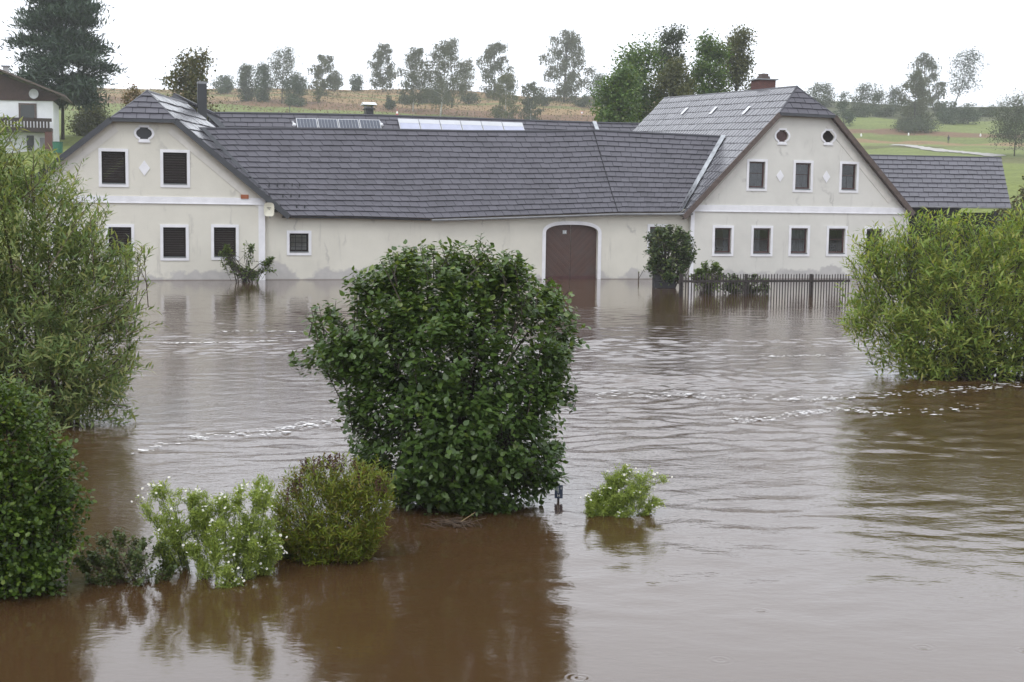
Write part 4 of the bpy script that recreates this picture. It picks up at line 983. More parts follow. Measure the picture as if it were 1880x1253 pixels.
LG = lambda *c: [tuple(x) for x in c]
MT['lilac'] = leafmat('lilac_leaf', LG((0.037, 0.070, 0.019), (0.055, 0.101, 0.024), (0.073, 0.127, 0.029), (0.098, 0.156, 0.032), (0.175, 0.222, 0.043)), .33, .28, .5)
MT['willow'] = leafmat('willow_leaf', LG((0.115, 0.177, 0.064), (0.161, 0.235, 0.079), (0.198, 0.273, 0.094), (0.237, 0.294, 0.113), (0.315, 0.320, 0.125)), .45, .42, .35)
MT['willow_y'] = leafmat('willow_leaf_bright', LG((0.135, 0.210, 0.046), (0.184, 0.280, 0.056), (0.234, 0.329, 0.069), (0.283, 0.350, 0.079), (0.383, 0.378, 0.106)), .42, .42, .4)
MT['hedge'] = leafmat('hedge_leaf', LG((0.031, 0.061, 0.011), (0.053, 0.100, 0.013), (0.076, 0.133, 0.017), (0.102, 0.158, 0.020), (0.153, 0.184, 0.030)), .38, .3, .4)
MT['spirea'] = leafmat('spirea_leaf', LG((0.084, 0.123, 0.016), (0.133, 0.189, 0.018), (0.182, 0.232, 0.021), (0.168, 0.189, 0.026), (0.196, 0.145, 0.033)), .5, .35, .3)
MT['aster'] = leafmat('aster_leaf', LG((0.179, 0.252, 0.063), (0.275, 0.360, 0.081), (0.372, 0.444, 0.108), (0.261, 0.324, 0.090)), .5, .4, .3)
MT['herb'] = leafmat('dark_herb_leaf', LG((0.053, 0.084, 0.023), (0.083, 0.120, 0.029), (0.112, 0.120, 0.036), (0.068, 0.110, 0.033)), .5, .2)
MT['seed'] = leafmat('dry_flower_spike', LG((.060, .028, .020), (.10, .045, .028), (.075, .035, .028)), .8, .1)
MT['petal'] = simple('white_petal', (.80, .80, .78), .6, .04); MT['eye'] = simple('yellow_eye', (.45, .36, .05), .6, .1)

# big lilac-like bush standing in the flood
LIL = [(745, 925), (690, 900), (655, 840), (635, 780), (640, 720), (600, 680), (568, 655), (560, 615), (575, 575), (615, 570), (652, 590), (655, 520), (700, 500), (735, 470), (790, 465), (830, 455), (862, 480), (885, 455), (905, 490), (940, 480), (975, 520), (1030, 540), (1055, 580), (1055, 640), (1035, 690), (1040, 760), (1020, 800), (1025, 860), (985, 900), (935, 925), (880, 932), (800, 930)]
YB = on_z(850, 925)[1]
shrub('lilac_bush', 'large dark green leafy bush standing in the flood, alone in midstream', 'bush', LIL, YB, 6400, 7, 'ovate', .084, MT['lilac'], [(800, 925), (835, 925), (870, 925), (900, 925)], ratio=.8, twig_len=.30, singles=300, seed=3, stem_r=.028, shell=.7, fresh=.45, loose=.22, clump=.17, shoots=90, nclump=230, bark='bark', stem_n=70)
# its tall top shoots
def shoot_plant(root, base, Y, tips, leaf, size, material, per, seed, r0=.006):
    r = np.random.default_rng(seed); P = []; D = []; U = []; m_ = MB(base)
    for (x, y, x2, y2) in tips:
        a = at_y(x, y, Y) + np.array([0, r.normal(0, .08), 0]); b_ = at_y(x2, y2, Y) + np.array([0, r.normal(0, .08), 0])
        c_ = curve(a, b_, r.normal(0, .04, 3), 5); m_.tube(c_, list(np.linspace(r0, r0 * .3, 5)), 4, False)
        for i in range(per):
            t = (i + .3) / per; p = a + (b_ - a) * t; an = i * 2.4 + r.uniform(0, .6); s = np.array([math.cos(an), math.sin(an), .5]); P.append(p); D.append(s + r.normal(0, .2, 3)); U.append(np.array([0, 0, 1]) + r.normal(0, .3, 3) + s * .3)
    P, D, U = map(np.array, (P, D, U)); Fm = leaf_frames(P, D, U, size * r.uniform(.6, 1.1, len(P)))
    foliage(root, base, P, Fm, leaf, material, 'top_shoot_leaf'); m_.build('top_shoot', MT['twig'], root)
lil = [o for o in bpy.data.objects if o.name == 'lilac_bush'][0]
shoot_plant(lil, np.array(lil.location), YB, [(880, 480, 884, 428), (890, 490, 902, 447), (915, 500, 936, 462), (925, 510, 940, 470), (835, 480, 836, 450), (720, 500, 718, 468), (955, 520, 965, 492), (620, 590, 597, 565), (590, 600, 572, 563), (1045, 760, 1056, 722), (1020, 850, 1030, 828)], 'ovate', .085, MT['lilac'], 11, 5)

# willow on the left
WL = [(-260, 760), (-300, 500), (-260, 260), (-100, 180), (-20, 200), (30, 235), (75, 275), (110, 285), (150, 330), (185, 375), (215, 395), (205, 430), (235, 470), (272, 475), (255, 530), (270, 560), (262, 620), (262, 690), (245, 740), (225, 772), (150, 780), (60, 780), (-60, 780)]
WL = [(x - (24 if x > 0 else 0), y + (22 if y < 400 else 0)) for x, y in WL]
YW = on_z(190, 778)[1]
shrub('willow_shrub', 'tall narrow-leaved grey-green willow in front of the shuttered farmhouse', 'willow', WL, YW, 4300, 14, 'lance', .155, MT['willow'], [(60, 778), (-60, 778), (120, 778)], ratio=.6, twig_len=.55, singles=300, seed=11, stem_r=.03, clump=.20, shoots=150, shell=.55, bark='twig', stem_n=60)
# willow on the right
WR = [(1640, 690), (1595, 655), (1575, 610), (1545, 580), (1560, 540), (1545, 500), (1575, 470), (1565, 440), (1590, 415), (1625, 430), (1655, 395), (1690, 395), (1730, 415), (1775, 395), (1830, 400), (1880, 380), (1960, 380), (2040, 440), (2090, 560), (2080, 680), (1960, 692), (1800, 692)]
WR = [(x + (14 if x < 1700 else 0), y + (10 if y < 450 else 0)) for x, y in WR]
YR = on_z(1750, 693)[1]
shrub('willow_shrub', 'bright yellow-green willow with drooping leaves beside the picket fence', 'willow', WR, YR, 3700, 12, 'lance', .18, MT['willow_y'], [(1700, 692), (1780, 692), (1860, 692)], ratio=.6, twig_len=.55, singles=300, seed=12, stem_r=.03, shell=.65, bark='bark', stem_n=80, shoots=120)
# hedge bush lower left
HG = [(-160, 1085), (-190, 900), (-150, 740), (-60, 690), (-10, 700), (30, 715), (55, 745), (80, 790), (118, 835), (125, 880), (130, 925), (122, 970), (132, 1010), (112, 1050), (100, 1078), (40, 1084)]
YH = on_z(60, 1085)[1]
shrub('hedge_bush', 'dense dark green small-leaved bush at the left water edge', 'bush', HG, YH, 5000, 8, 'round', .042, MT['hedge'], [(20, 1085), (60, 1085), (-40, 1085)], ratio=.75, twig_len=.2, singles=300, seed=13, stem_r=.014, shell=.75, bark='bark', stem_n=50, shoots=70)
# spirea with brown spikes
SPI = [(560, 1028), (525, 1000), (505, 950), (505, 905), (535, 880), (560, 858), (600, 850), (650, 848), (690, 862), (715, 885), (722, 920), (700, 955), (690, 990), (665, 1020), (620, 1030)]
YS = on_z(615, 1026)[1]
sp_, spb = shrub('spirea_shrub', 'olive-green shrub with dry brown flower spikes between the asters and the big bush', 'shrub', SPI, YS, 2100, 11, 'lance', .062, MT['spirea'], [(590, 1026), (615, 1026), (640, 1026)], ratio=.8, twig_len=.24, kind_dir='fan', seed=14, stem_r=.005, shell=.6, stem_n=45, shoots=40)
r = np.random.default_rng(15); P = []; D = []; m_ = MB(spb)
for i in range(46):
    x = r.uniform(515, 735); yt = np.interp(x, [505, 545, 560, 610, 650, 700, 735], [910, 870, 838, 832, 838, 868, 900]) + abs(r.normal(0, 12)); dy = r.normal(0, .18)
    a = at_y(x, yt + 24, YS) + (0, dy, 0); b_ = at_y(x + r.normal(0, 5), yt, YS) + (0, dy, 0); m_.tube([a, b_], [.003, .0015], 3, False)
    for k in range(34): t = r.random(); P.append(a + (b_ - a) * t + r.normal(0, .009 * (1.2 - t), 3)); D.append(r.normal(0, 1, 3) + (0, 0, .6))
P, D = np.array(P), np.array(D); foliage(sp_, spb, P, leaf_frames(P, D, r.normal(0, 1, P.shape), np.full(len(P), .02)), 'card', MT['seed'], 'flower_spike'); m_.build('spike_stem', MT['twig'], sp_)
# white asters
def aster(label, stems, Y_of, seed, nleaf, fl_n, size=.055, heads=()):
    r = np.random.default_rng(seed); P = []; D = []; FP = []
    bx = np.mean([s[0] for s in stems]); by = np.mean([s[1] for s in stems]); base = on_z(bx, by); base[2] = 0
    root = empty('aster_plant', base, label, 'plant', 'white-flowered asters in the flood'); m_ = MB(base)
    stems = list(stems) + [(x + r.normal(0, 6), y + r.normal(0, 3), x2 + r.normal(0, 13), y2 + abs(r.normal(0, 14))) for (x, y, x2, y2) in stems]
    for (x, y, x2, y2) in stems:
        g = on_z(x, y); Y = g[1]; tip = at_y(x2, y2, Y + r.normal(0, .08)); L = np.linalg.norm(tip - g)
        c_ = curve(g - (0, 0, .2), tip, np.array([r.normal(0, .04), r.normal(0, .04), .18 * L]), 8); m_.tube(c_, list(np.linspace(.006, .002, 8)), 4, False)
        br = []
        for k in range(9):
            t = r.uniform(.3, .98); i = min(int(t * 7), 6); p = c_[i] + (c_[i + 1] - c_[i]) * (t * 7 - i); d = unit(np.array([r.normal(), r.normal(), r.uniform(.4, 1.4)])); l_ = L * r.uniform(.14, .30) * (1.2 - .6 * t)
            br.append((p, p + d * l_)); m_.tube([p, p + d * l_], [.003, .0012], 3, False)
        segs = br * 2 + [(c_[i], c_[i + 1]) for i in range(2, 7)]
        for k in range(nleaf):
            a, b_ = segs[r.integers(len(segs))]; t = r.random(); P.append(a + (b_ - a) * t + r.normal(0, .018, 3)); D.append(unit(b_ - a) * .6 + r.normal(0, .6, 3) + (0, 0, .2))
        for k in range(fl_n):
            a, b_ = br[r.integers(len(br))]
            if r.random() < .7: FP.append(b_ + r.normal(0, .022, 3) + (0, 0, .01))
        for k in range(heads and 0 or 5): FP.append(tip + r.normal(0, .03, 3))
    P, D = np.array(P), np.array(D); ok = P[:, 2] > -.03; P, D = P[ok], D[ok]
    foliage(root, base, P, leaf_frames(P, D, np.array([0, 0, 1.]) + r.normal(0, .6, P.shape), size * r.uniform(.6, 1.2, len(P))), 'lance', MT['aster'])
    m_.build('stem', MT['stem'], root)
    pv = []; pf = []; ev = []; ef = []
    for c in FP:
        if c[2] < .01: continue
        nn = unit(np.array([r.normal(0, .5), -.5 + r.normal(0, .4), 1.0])); a = unit(np.cross(nn, (1, .1, 0))); b_ = np.cross(nn, a); R = r.uniform(.010, .016); k0 = len(pv)
        np_ = 9
        for i in range(np_):
            t = 2 * math.pi * i / np_; u_ = a * math.cos(t) + b_ * math.sin(t); s_ = -a * math.sin(t) + b_ * math.cos(t); k = len(pv)
            pv += [c, c + u_ * R * .6 + s_ * R * .28 + nn * .002, c + u_ * R, c + u_ * R * .6 - s_ * R * .28 + nn * .002]; pf.append((k, k + 1, k + 2, k + 3))
        k = len(ev); ev += [c + nn * .004 + (a * math.cos(t) + b_ * math.sin(t)) * R * .33 for t in np.linspace(0, 2 * math.pi, 7)[:-1]]; ef.append(tuple(range(k, k + 6)))
    fl = MB(base).add(pv, pf).build('flower_head', MT['petal'], root); fl['kind'] = 'stuff'
    MB(base).add(ev, ef).build('flower_eye', MT['eye'], fl)
    return root
aster('tall pale green asters with small white flowers, left of the spirea shrub', [(350, 1050, 278, 892), (355, 1050, 300, 886), (370, 1048, 345, 905), (385, 1045, 360, 902), (400, 1052, 385, 925), (415, 1055, 410, 912), (430, 1055, 440, 895), (440, 1058, 470, 888), (455, 1055, 486, 893), (440, 1058, 455, 950), (465, 1050, 495, 960), (475, 1052, 508, 985), (400, 1070, 395, 960), (415, 1075, 425, 1040), (360, 1040, 300, 965), (345, 1040, 295, 1000), (470, 1050, 515, 1010), (420, 1062, 440, 985), (445, 1060, 470, 1000), (385, 1060, 350, 1000)], None, 21, 900, 7, .045)
aster('clump of white asters bent over by the current beside the small name plate', [(1068, 940, 1165, 865), (1070, 942, 1150, 858), (1072, 942, 1185, 880), (1075, 943, 1205, 875), (1080, 944, 1195, 895), (1075, 944, 1140, 885), (1085, 946, 1165, 905), (1090, 947, 1180, 920), (1075, 943, 1110, 895), (1095, 947, 1150, 930), (1160, 946, 1208, 918), (1070, 943, 1095, 905), (1090, 946, 1130, 910), (1120, 948, 1160, 940)], None, 22, 700, 3, .045)
# low dark herbs
HB = [(150, 1070), (150, 1010), (175, 985), (210, 975), (250, 985), (290, 990), (315, 1020), (312, 1055), (270, 1068), (200, 1074)]
YHB = on_z(230, 1068)[1]
shrub('herb_clump', 'low dark reddish herb clump at the foot of the hedge bush', 'herbs', HB, YHB, 420, 9, 'round', .032, MT['herb'], [(200, 1068), (250, 1068), (280, 1066)], ratio=.9, twig_len=.14, kind_dir='fan', seed=16, stem_r=.004, stem_n=70)
GT = [(500, 1010), (515, 965), (545, 985), (560, 1010), (545, 1022)]
shrub('grass_tuft', 'dark green grassy tuft between asters and spirea shrub', 'grass tuft', GT, on_z(530, 1022)[1], 90, 9, 'lance', .10, MT['hedge'], [(535, 1022), (550, 1022)], ratio=.8, twig_len=.16, kind_dir='fan', seed=17, stem_r=.003, stem_n=30)

# small name plate on a stake
c = on_z(1025, 921); k = empty('name_plate', c, 'small dark blue plate with white lettering on a stake beside the big bush', 'sign'); s_ = px_scale(c[1]); q = 1 / s_
MB(c).box((c[0] - 2.2 * q, c[1] + .012, -.4), (c[0] + 2.2 * q, c[1] + .03, 34 * q)).build('stake', MT['black'], k)
pl = MB(c).box((c[0] - 7 * q, c[1] - .006, 6 * q), (c[0] + 8 * q, c[1] + .011, 31 * q)).build('plate', simple('navy_plate', (.045, .065, .115), .4, .1), k)
def glyph(m_, segs, ox, oz, sc):
    for x0, z0, x1, z1 in segs:
        a, b_ = np.array([c[0] + (ox + x0 * sc) * q, c[1] - .009, (oz + z0 * sc) * q]), np.array([c[0] + (ox + x1 * sc) * q, c[1] - .009, (oz + z1 * sc) * q]); m_.bar(a, b_, .5 * q, .002, (0, 1, 0))
m_ = MB(c)
glyph(m_, [(0, 4, 3, 4), (0, 2, 0, 4), (0, 2, 3, 2), (3, 0, 3, 2), (0, 0, 3, 0)], -3.5, 23, 1.2)
glyph(m_, [(0, 4, 3, 4), (1.5, 0, 1.5, 4)], -2.5, 16, 1.2); glyph(m_, [(0, 0, 0, 4), (3, 0, 3, 4), (0, 2, 3, 2)], -1.5, 9, 1.2); glyph(m_, [(0, 0, 0, 2.2), (0, 2.2, 1.6, 2.2), (1.6, 2.2, 1.6, 0), (0, 0, 1.6, 0)], 4, 24, 1.1)
m_.build('lettering', MT['petal'], pl)
# floating sticks and leaves
c = on_z(835, 966); k = empty('driftwood', c, 'tangle of dead brown stems drifting below the big bush', 'debris'); r = np.random.default_rng(30)
for i in range(46):
    a = c + np.array([r.normal(0, .12), r.normal(0, .10), r.uniform(0, .03)]); an = r.uniform(0, 3.14); l_ = r.uniform(.05, .16); MB(c).tube(curve(a - l_ * np.array([math.cos(an), math.sin(an), 0]), a + l_ * np.array([math.cos(an), math.sin(an), r.uniform(0, .3)]), r.normal(0, .02, 3), 4), .0045, 4).build('dead_stem', MT['twig'], k)
MB(c).tube([on_z(842, 964) + (0, 0, .02), on_z(872, 951) + (0, 0, .06)], .006, 4).build('dead_stem', simple('pale_reed', (.30, .22, .12), .7), k)
# foam along the current
def foam():
    r = np.random.default_rng(31); V = []; Fs = []
    def blob(p, a, b_, rot):
        k = len(V); n_ = 7
        for i in range(n_): t = 2 * math.pi * i / n_; rr = r.uniform(.6, 1.15); x, y = a * rr * math.cos(t), b_ * rr * math.sin(t); V.append((p[0] + x * math.cos(rot) - y * math.sin(rot), p[1] + x * math.sin(rot) + y * math.cos(rot), .02 + r.uniform(0, .004)))
        Fs.append(tuple(range(k, k + n_)))
    def line(pts, n_, spread, sz):
        xs = np.array(pts, float)
        for i in range(n_):
            t = r.random() * (len(xs) - 1); j = min(int(t), len(xs) - 2); q = xs[j] + (xs[j + 1] - xs[j]) * (t - j); py = q[1] + r.normal(0, spread); p = on_z(q[0], py); s = r.lognormal(0, .4) * sz * .85; blob(p, s * 1.5, s * .8, r.normal(0.1, .25))
    line([(345, 806), (420, 800), (480, 797), (520, 790), (570, 780), (640, 774)], 130, 4.0, .024)
    line([(240, 838), (300, 818), (380, 802)], 26, 3, .022)
    line([(1080, 726), (1250, 727), (1400, 733), (1500, 735), (1570, 730), (1650, 724), (1720, 721), (1800, 714), (1870, 705)], 260, 3.0, .030)
    line([(1340, 776), (1420, 768), (1500, 757), (1560, 752), (1620, 762)], 120, 3.2, .027)
    line([(1560, 745), (1640, 758), (1720, 757), (1800, 752)], 50, 4, .026)
    line([(290, 632), (360, 631), (440, 630), (510, 627)], 90, .5, .032); line([(400, 610), (480, 609), (560, 611)], 60, .7, .03)
    line([(1390, 657), (1480, 655), (1560, 655)], 50, 1.2, .026)
    for i in range(90): p = on_z(r.uniform(300, 1880), 590 + 200 * r.random()); blob(p, *(r.lognormal(0, .4) * np.array([.014, .009])), 0)
    tag(link_mesh('foam', V, Fs, simple('white_foam', (.74, .73, .72), .7, .06)), 'white foam flecks drifting in streaks on the brown flood water', 'foam', None, 'stuff')
foam()

# ------------------------------------------------------------------ plants near the houses
MT['young'] = leafmat('young_tree_leaf', LG((.065, .11, .025), (.11, .17, .035), (.15, .20, .045)), .4, .3)
MT['dkbush'] = leafmat('dark_bush_leaf', LG((0.036, 0.069, 0.018), (0.060, 0.106, 0.024), (0.090, 0.138, 0.033), (0.120, 0.144, 0.039)), .4, .2)
MT['autumn'] = leafmat('autumn_leaf', LG((.12, .10, .025), (.20, .12, .03), (.08, .09, .03), (.24, .10, .03)), .5, .3)
MT['autumn_g'] = leafmat('turning_leaf', LG((.055, .065, .022), (.08, .09, .028), (.14, .11, .03), (.06, .075, .025)), .5, .3)
yt = on_z(452, 519)[1]
yt_r, yt_b = shrub('young_tree', 'small leafy fruit tree standing in water before the shuttered farmhouse', 'tree', [(440, 505), (408, 492), (400, 470), (405, 445), (416, 447), (430, 480), (440, 490), (447, 470), (450, 442), (466, 440), (464, 470), (462, 490), (478, 492), (492, 465), (508, 470), (504, 490), (476, 506), (455, 508)], yt, 190, 7, 'ovate', .15, MT['young'], [(440, 518), (452, 519), (465, 518)], ratio=.8, twig_len=.5, seed=41, stem_r=.03, stem_n=16, bark='bark')
yb = on_z(1222, 529)[1]
shrub('bush', 'dark round-headed bush in a wooden planter beside the gate wing window', 'bush', [(1205, 520), (1195, 490), (1190, 455), (1184, 430), (1205, 412), (1240, 415), (1262, 430), (1280, 452), (1272, 480), (1250, 505), (1240, 522)], yb, 900, 9, 'ovate', .14, MT['dkbush'], [(1212, 528), (1222, 528), (1232, 528)], ratio=.85, twig_len=.5, seed=42, stem_r=.05, gap=.35, stem_n=50, bark='bark')
c = on_z(1219, 529); q = 1 / px_scale(c[1]); k = empty('planter', c, 'dark weathered wooden planter at the foot of the round bush', 'planter')
for i in range(3): MB(c).box((c[0] - 20 * q, c[1] - .35 - .012 * (i % 2), -.3 + i * .31), (c[0] + 18 * q, c[1] - .29, -.3 + i * .31 + .29)).build('plank', MT['barn_wood'], k)
for sx_ in (-1, 1): MB(c).box((c[0] + sx_ * 18 * q - .04, c[1] - .27, -.3), (c[0] + sx_ * 18 * q + .04, c[1] + .5, .6)).build('side_board', MT['barn_wood'], k)
# picket fence
fa, fb = on_z(1245, 545), on_z(1560, 543); fd = unit(fb - fa); k = empty('picket_fence', fa, 'dark wooden picket fence standing in water before the pale farmhouse', 'fence')
MT['picket'] = simple('weathered_picket', (.040, .032, .030), .8, .4, 6); L = np.linalg.norm(fb - fa); np_ = int(L / .125); ang = math.atan2(fd[1], fd[0])
for i in range(np_):
    p = fa + fd * (i * .125 + .06); w_ = .022 + r.uniform(-.002, .003); h = .86 + r.normal(0, .012)
    MB(fa).add([p + fd * s + np.array([0, d_, z]) for z in (-.5, h) for s, d_ in ((-w_, 0), (w_, 0), (w_, .02), (-w_, .02))] + [p + np.array([0, .01, h + .03])], [(0, 1, 5, 4), (1, 2, 6, 5), (2, 3, 7, 6), (3, 0, 4, 7), (4, 5, 8), (5, 6, 8), (6, 7, 8), (7, 4, 8)]).build('picket', MT['picket'], k)
for z in (.60, -.25): MB(fa).bar(fa + (0, .045, z), fb + (0, .045, z), .02, .045).build('rail', MT['picket'], k)
for px in (1247, 1372, 1497): 
    p = on_z(px, 544.5); p = fa + fd * ((p - fa) @ fd) + (0, .14, 0); MB(fa).box(tuple(p + (-.06, -.05, -.5)), tuple(p + (.06, .05, .88))).build('post', MT['picket'], k)
yf = fa[1] + 2.0
shrub('garden_shrub', 'yellow-green shrub behind the fence post nearest the planter', 'shrub', [(1275, 535), (1270, 500), (1290, 482), (1305, 478), (1325, 485), (1320, 510), (1322, 535)], yf, 230, 8, 'ovate', .14, MT['young'], [(1290, 530), (1305, 530)], ratio=.8, twig_len=.35, seed=43, stem_r=.02, stem_n=30)
shrub('clipped_hedge', 'low rounded dark hedge behind the picket fence', 'hedge', [(1325, 535), (1325, 505), (1350, 502), (1385, 506), (1412, 515), (1412, 535)], yf + .5, 420, 8, 'round', .09, MT['dkbush'], [(1350, 532), (1390, 532)], ratio=.9, twig_len=.25, seed=44, stem_r=.012, stem_n=30)
c = on_z(1172, 516); k = empty('stake', c, 'thin lone wooden stake between gate and planter', 'stake'); MB(c).tube([c + (0, 0, -.5), c + (.01, 0, .40)], [.03, .025], 6).build('shaft', MT['twig'], k); MB(c).tube([c + (.01, 0, .40), c + (.012, 0, .44)], [.034, .03], 6).build('tip', MT['young'], k)

# ------------------------------------------------------------------ trees
def far_tree(name, label, x0, y0, x1, y1, kind, material, bark='bark', seed=0, Y=None, group=None, trunk_x=None, cards=2600, csize=None, lean=0.0, crown_from=.2, gapy=.5):
    """box in photo px: crown x0..x1, top y0, base y1; stands on the terrain at that base"""
    r = np.random.default_rng(seed); xc = (x0 + x1) / 2 if trunk_x is None else trunk_x
    base = ground_hit(xc, y1) if Y is None else at_y(xc, y1, Y)
    if Y is not None: gz = float(terrain(base[0], base[1])); base[2] = gz
    Y = base[1]; q = Y / F_PX; H = at_y(xc, y0, Y)[2] - base[2]; W = (x1 - x0) * q / 2; cxo = ((x0 + x1) / 2 - xc) * q
    root = empty(name, base, label, 'tree' if kind != 'bush' else 'bush', group)
    s = csize or max(.24, 2.5 * q); cards = int(cards * (2.1 if Y > 200 else 2.9))
    tr = MB(base); P = []; D = []
    top = base + np.array([cxo * .7 + lean * H, 0, H * .96]); tp = curve(base - (0, 0, .5), top, np.array([lean * H * .3, 0, 0]), 8)
    rb = max(.012 * H, .05)
    if kind != 'bush': tr.tube(tp, list(np.linspace(rb, rb * .12, 8)), 7)
    nl = {'birch': 30, 'round': 30, 'pine': 34, 'bush': 16, 'airy': 24}[kind]
    cl = []
    for i in range(nl):
        if kind == 'bush': h = r.uniform(.10, .92)
        else: h = crown_from + (1 - crown_from) * (i + r.random()) / nl
        hh = (h - crown_from) / (1 - crown_from) if kind != 'bush' else h
        prof = {'birch': .35 + .75 * math.sin(math.pi * min(1, .16 + hh * .86)) ** .8, 'round': math.sin(math.pi * (.12 + .82 * hh)) ** .6, 'airy': math.sin(math.pi * (.15 + .75 * hh)) ** .6, 'pine': (1.03 - hh) ** .5 * (.75 + .25 * min(1, hh * 5)), 'bush': math.sqrt(max(0.02, 1 - (hh * 1.0) ** 2.2))}[kind]
        an = i * 2.399 + r.normal(0, .4); rad = W * prof * (r.uniform(.8, 1.05) if i % 3 else r.uniform(.4, .8)); j = min(int(h * 7), 6); t0 = tp[j] + (tp[j + 1] - tp[j]) * (h * 7 - j)
        if kind == 'bush': t0 = base + (0, 0, .1)
        dz = {'birch': .10, 'round': .10, 'airy': .14, 'pine': .05, 'bush': 0}[kind] * H
        if kind == 'bush': e_ = base + np.array([cxo + rad * math.cos(an), rad * math.sin(an), h * H])
        else: e_ = t0 + np.array([rad * math.cos(an) + cxo * .3 * (1 - h), rad * math.sin(an), dz * r.uniform(.1, 1) - (H * .03 if kind == 'pine' else 0)]); e_[2] = min(e_[2], base[2] + H)
        lb = curve(t0 - (0, 0, dz * .6 if kind in ('round', 'birch', 'airy') else 0), e_, np.array([0, 0, .04 * H]), 5); tr.tube(lb, list(np.linspace(rb * .32, rb * .06, 5)), 4, False)
        for t in ((.55, .85, 1.0) if kind != 'bush' else (.7, 1.0)):
            k_ = min(int(t * 4), 3); cl.append((lb[k_] + (lb[k_ + 1] - lb[k_]) * (t * 4 - k_), hh, rad))
    per = max(4, cards // len(cl))
    for c_, hh, rad in cl:
        n_ = int(per * r.uniform(.4, 1.6))
        if kind == 'birch':
            sg = np.array([.075 * W + .2, .075 * W + .2, .022 * H]); g = r.normal(0, 1, (n_, 3)) * sg; g[:, 2] -= np.abs(r.normal(0, .035 * H, n_))
            # hanging strands
            k = n_ // 2; st = r.normal(0, .12 * W + .1, (max(1, k // 7), 2)); pick = r.integers(0, len(st), k); g[:k, :2] = st[pick] + r.normal(0, .06, (k, 2)); g[:k, 2] = -r.random(k) * .13 * H
            P.append(c_ + g); D.append(r.normal(0, .5, (n_, 3)) + (lean * 2, 0, -1))
        elif kind == 'pine':
            g = r.normal(0, 1, (n_, 3)) * np.array([.13 * W + .2, .13 * W + .2, .018 * H]); P.append(c_ + g); D.append(r.normal(0, .8, (n_, 3)) + (0, 0, .5) + nz((c_ - tp[4])[None]) * .8)
        else:
            sg = (.15 if kind == 'airy' else .17) * W + .12; g = r.normal(0, 1, (n_, 3)) * np.array([sg, sg, min(sg, .06 * H + .2)]); P.append(c_ + g); D.append(r.normal(0, 1, (n_, 3)))
    P, D = np.concatenate(P), np.concatenate(D); ok = P[:, 2] > terrain(P[:, 0], P[:, 1]); P, D = P[ok], D[ok]
    U = nz(np.array([0, 0, .8]) + nz(P - (base + np.array([cxo, 0, H * .5]))) * .6 + r.normal(0, .6, P.shape))
    tr.build('trunk' if kind != 'bush' else 'stem', MT[bark], root, True)
    foliage(root, base, P, leaf_frames(P, D, U, s * r.uniform(.6, 1.25, len(P)) * (1.5 if kind == 'pine' else 1)), 'needle' if kind == 'pine' else 'card', material, 'crown')
    return root
MT['t_birch'] = leafmat('birch_leaf', LG((.050, .060, .026), (.070, .082, .034), (.085, .095, .04)), .5, .3)
MT['t_dark'] = leafmat('dark_tree_leaf', LG((.035, .052, .022), (.050, .070, .028), (.065, .085, .032)), .5, .25)
MT['t_teal'] = leafmat('blue_green_leaf', LG((.035, .060, .030), (.050, .080, .036), (.06, .09, .04)), .5, .25)
MT['t_green'] = leafmat('garden_tree_leaf', LG((0.046, 0.097, 0.018), (0.070, 0.135, 0.022), (0.098, 0.169, 0.026), (0.132, 0.176, 0.031)), .45, .3)
MT['t_pale'] = leafmat('yellowish_tree_leaf', LG((.070, .085, .030), (.095, .105, .034), (.12, .12, .035)), .5, .3)
MT['t_pine'] = leafmat('pine_needle', LG((0.015, 0.037, 0.018), (0.022, 0.050, 0.023), (0.031, 0.062, 0.027)), .5, .1)
GB = 'trees along the hill crest'
T = far_tree
# the big pine by the neighbour
T('pine_tree', 'tall dense dark pine beside the white timber-gabled house', 28, -45, 214, 252, 'pine', MT['t_pine'], seed=50, Y=133, trunk_x=115, cards=14000, csize=.42, crown_from=.24)
T('bush', 'green bush at the foot of the tall pine', 128, 196, 205, 232, 'bush', MT['t_pale'], seed=51, Y=140, cards=1600)
T('bush', 'reddish autumn bush behind the ridge of the shuttered farmhouse', 222, 158, 264, 205, 'bush', MT['autumn'], seed=52, Y=128, cards=1500)
T('autumn_tree', 'yellowing tree right behind the black flue', 308, 108, 398, 225, 'round', MT['autumn_g'], seed=53, Y=112, cards=4200, crown_from=.12)
# crest, from the left
T('bush', 'bush cluster on the crest between yellowing tree and paired trees', 388, 141, 436, 172, 'bush', MT['t_teal'], seed=60, cards=1500, group=GB)
T('tree', 'rounded tree on the tan slope, first of a pair', 434, 122, 470, 187, 'round', MT['t_dark'], seed=61, cards=2600, crown_from=.05, group=GB)
T('tree', 'rounded tree on the tan slope, second of a pair beside the tall airy one', 466, 121, 500, 187, 'round', MT['t_teal'], seed=62, cards=2600, crown_from=.05, group=GB)
T('tree', 'tall airy tree with bare twin trunk above the framed solar panels', 496, 94, 552, 191, 'airy', MT['t_dark'], seed=63, cards=2200, crown_from=.3, trunk_x=517, group=GB)
T('bush', 'blue-green bush at the foot of the tall airy tree', 522, 140, 566, 192, 'bush', MT['t_teal'], seed=64, cards=2200, group=GB)
T('birch_tree', 'leaning wispy birch right of the blue-green bush', 566, 100, 616, 175, 'birch', MT['t_birch'], 'bark', seed=65, cards=2600, trunk_x=585, lean=.12, crown_from=.1, group=GB)
T('bush', 'small bush on the crest at the foot of the leaning birch', 600, 132, 630, 168, 'bush', MT['t_dark'], seed=66, cards=1000, group=GB)
T('sapling', 'thin yellowish sapling on the tan slope', 576, 150, 591, 191, 'airy', MT['t_pale'], seed=67, cards=380, crown_from=.15, group=GB)
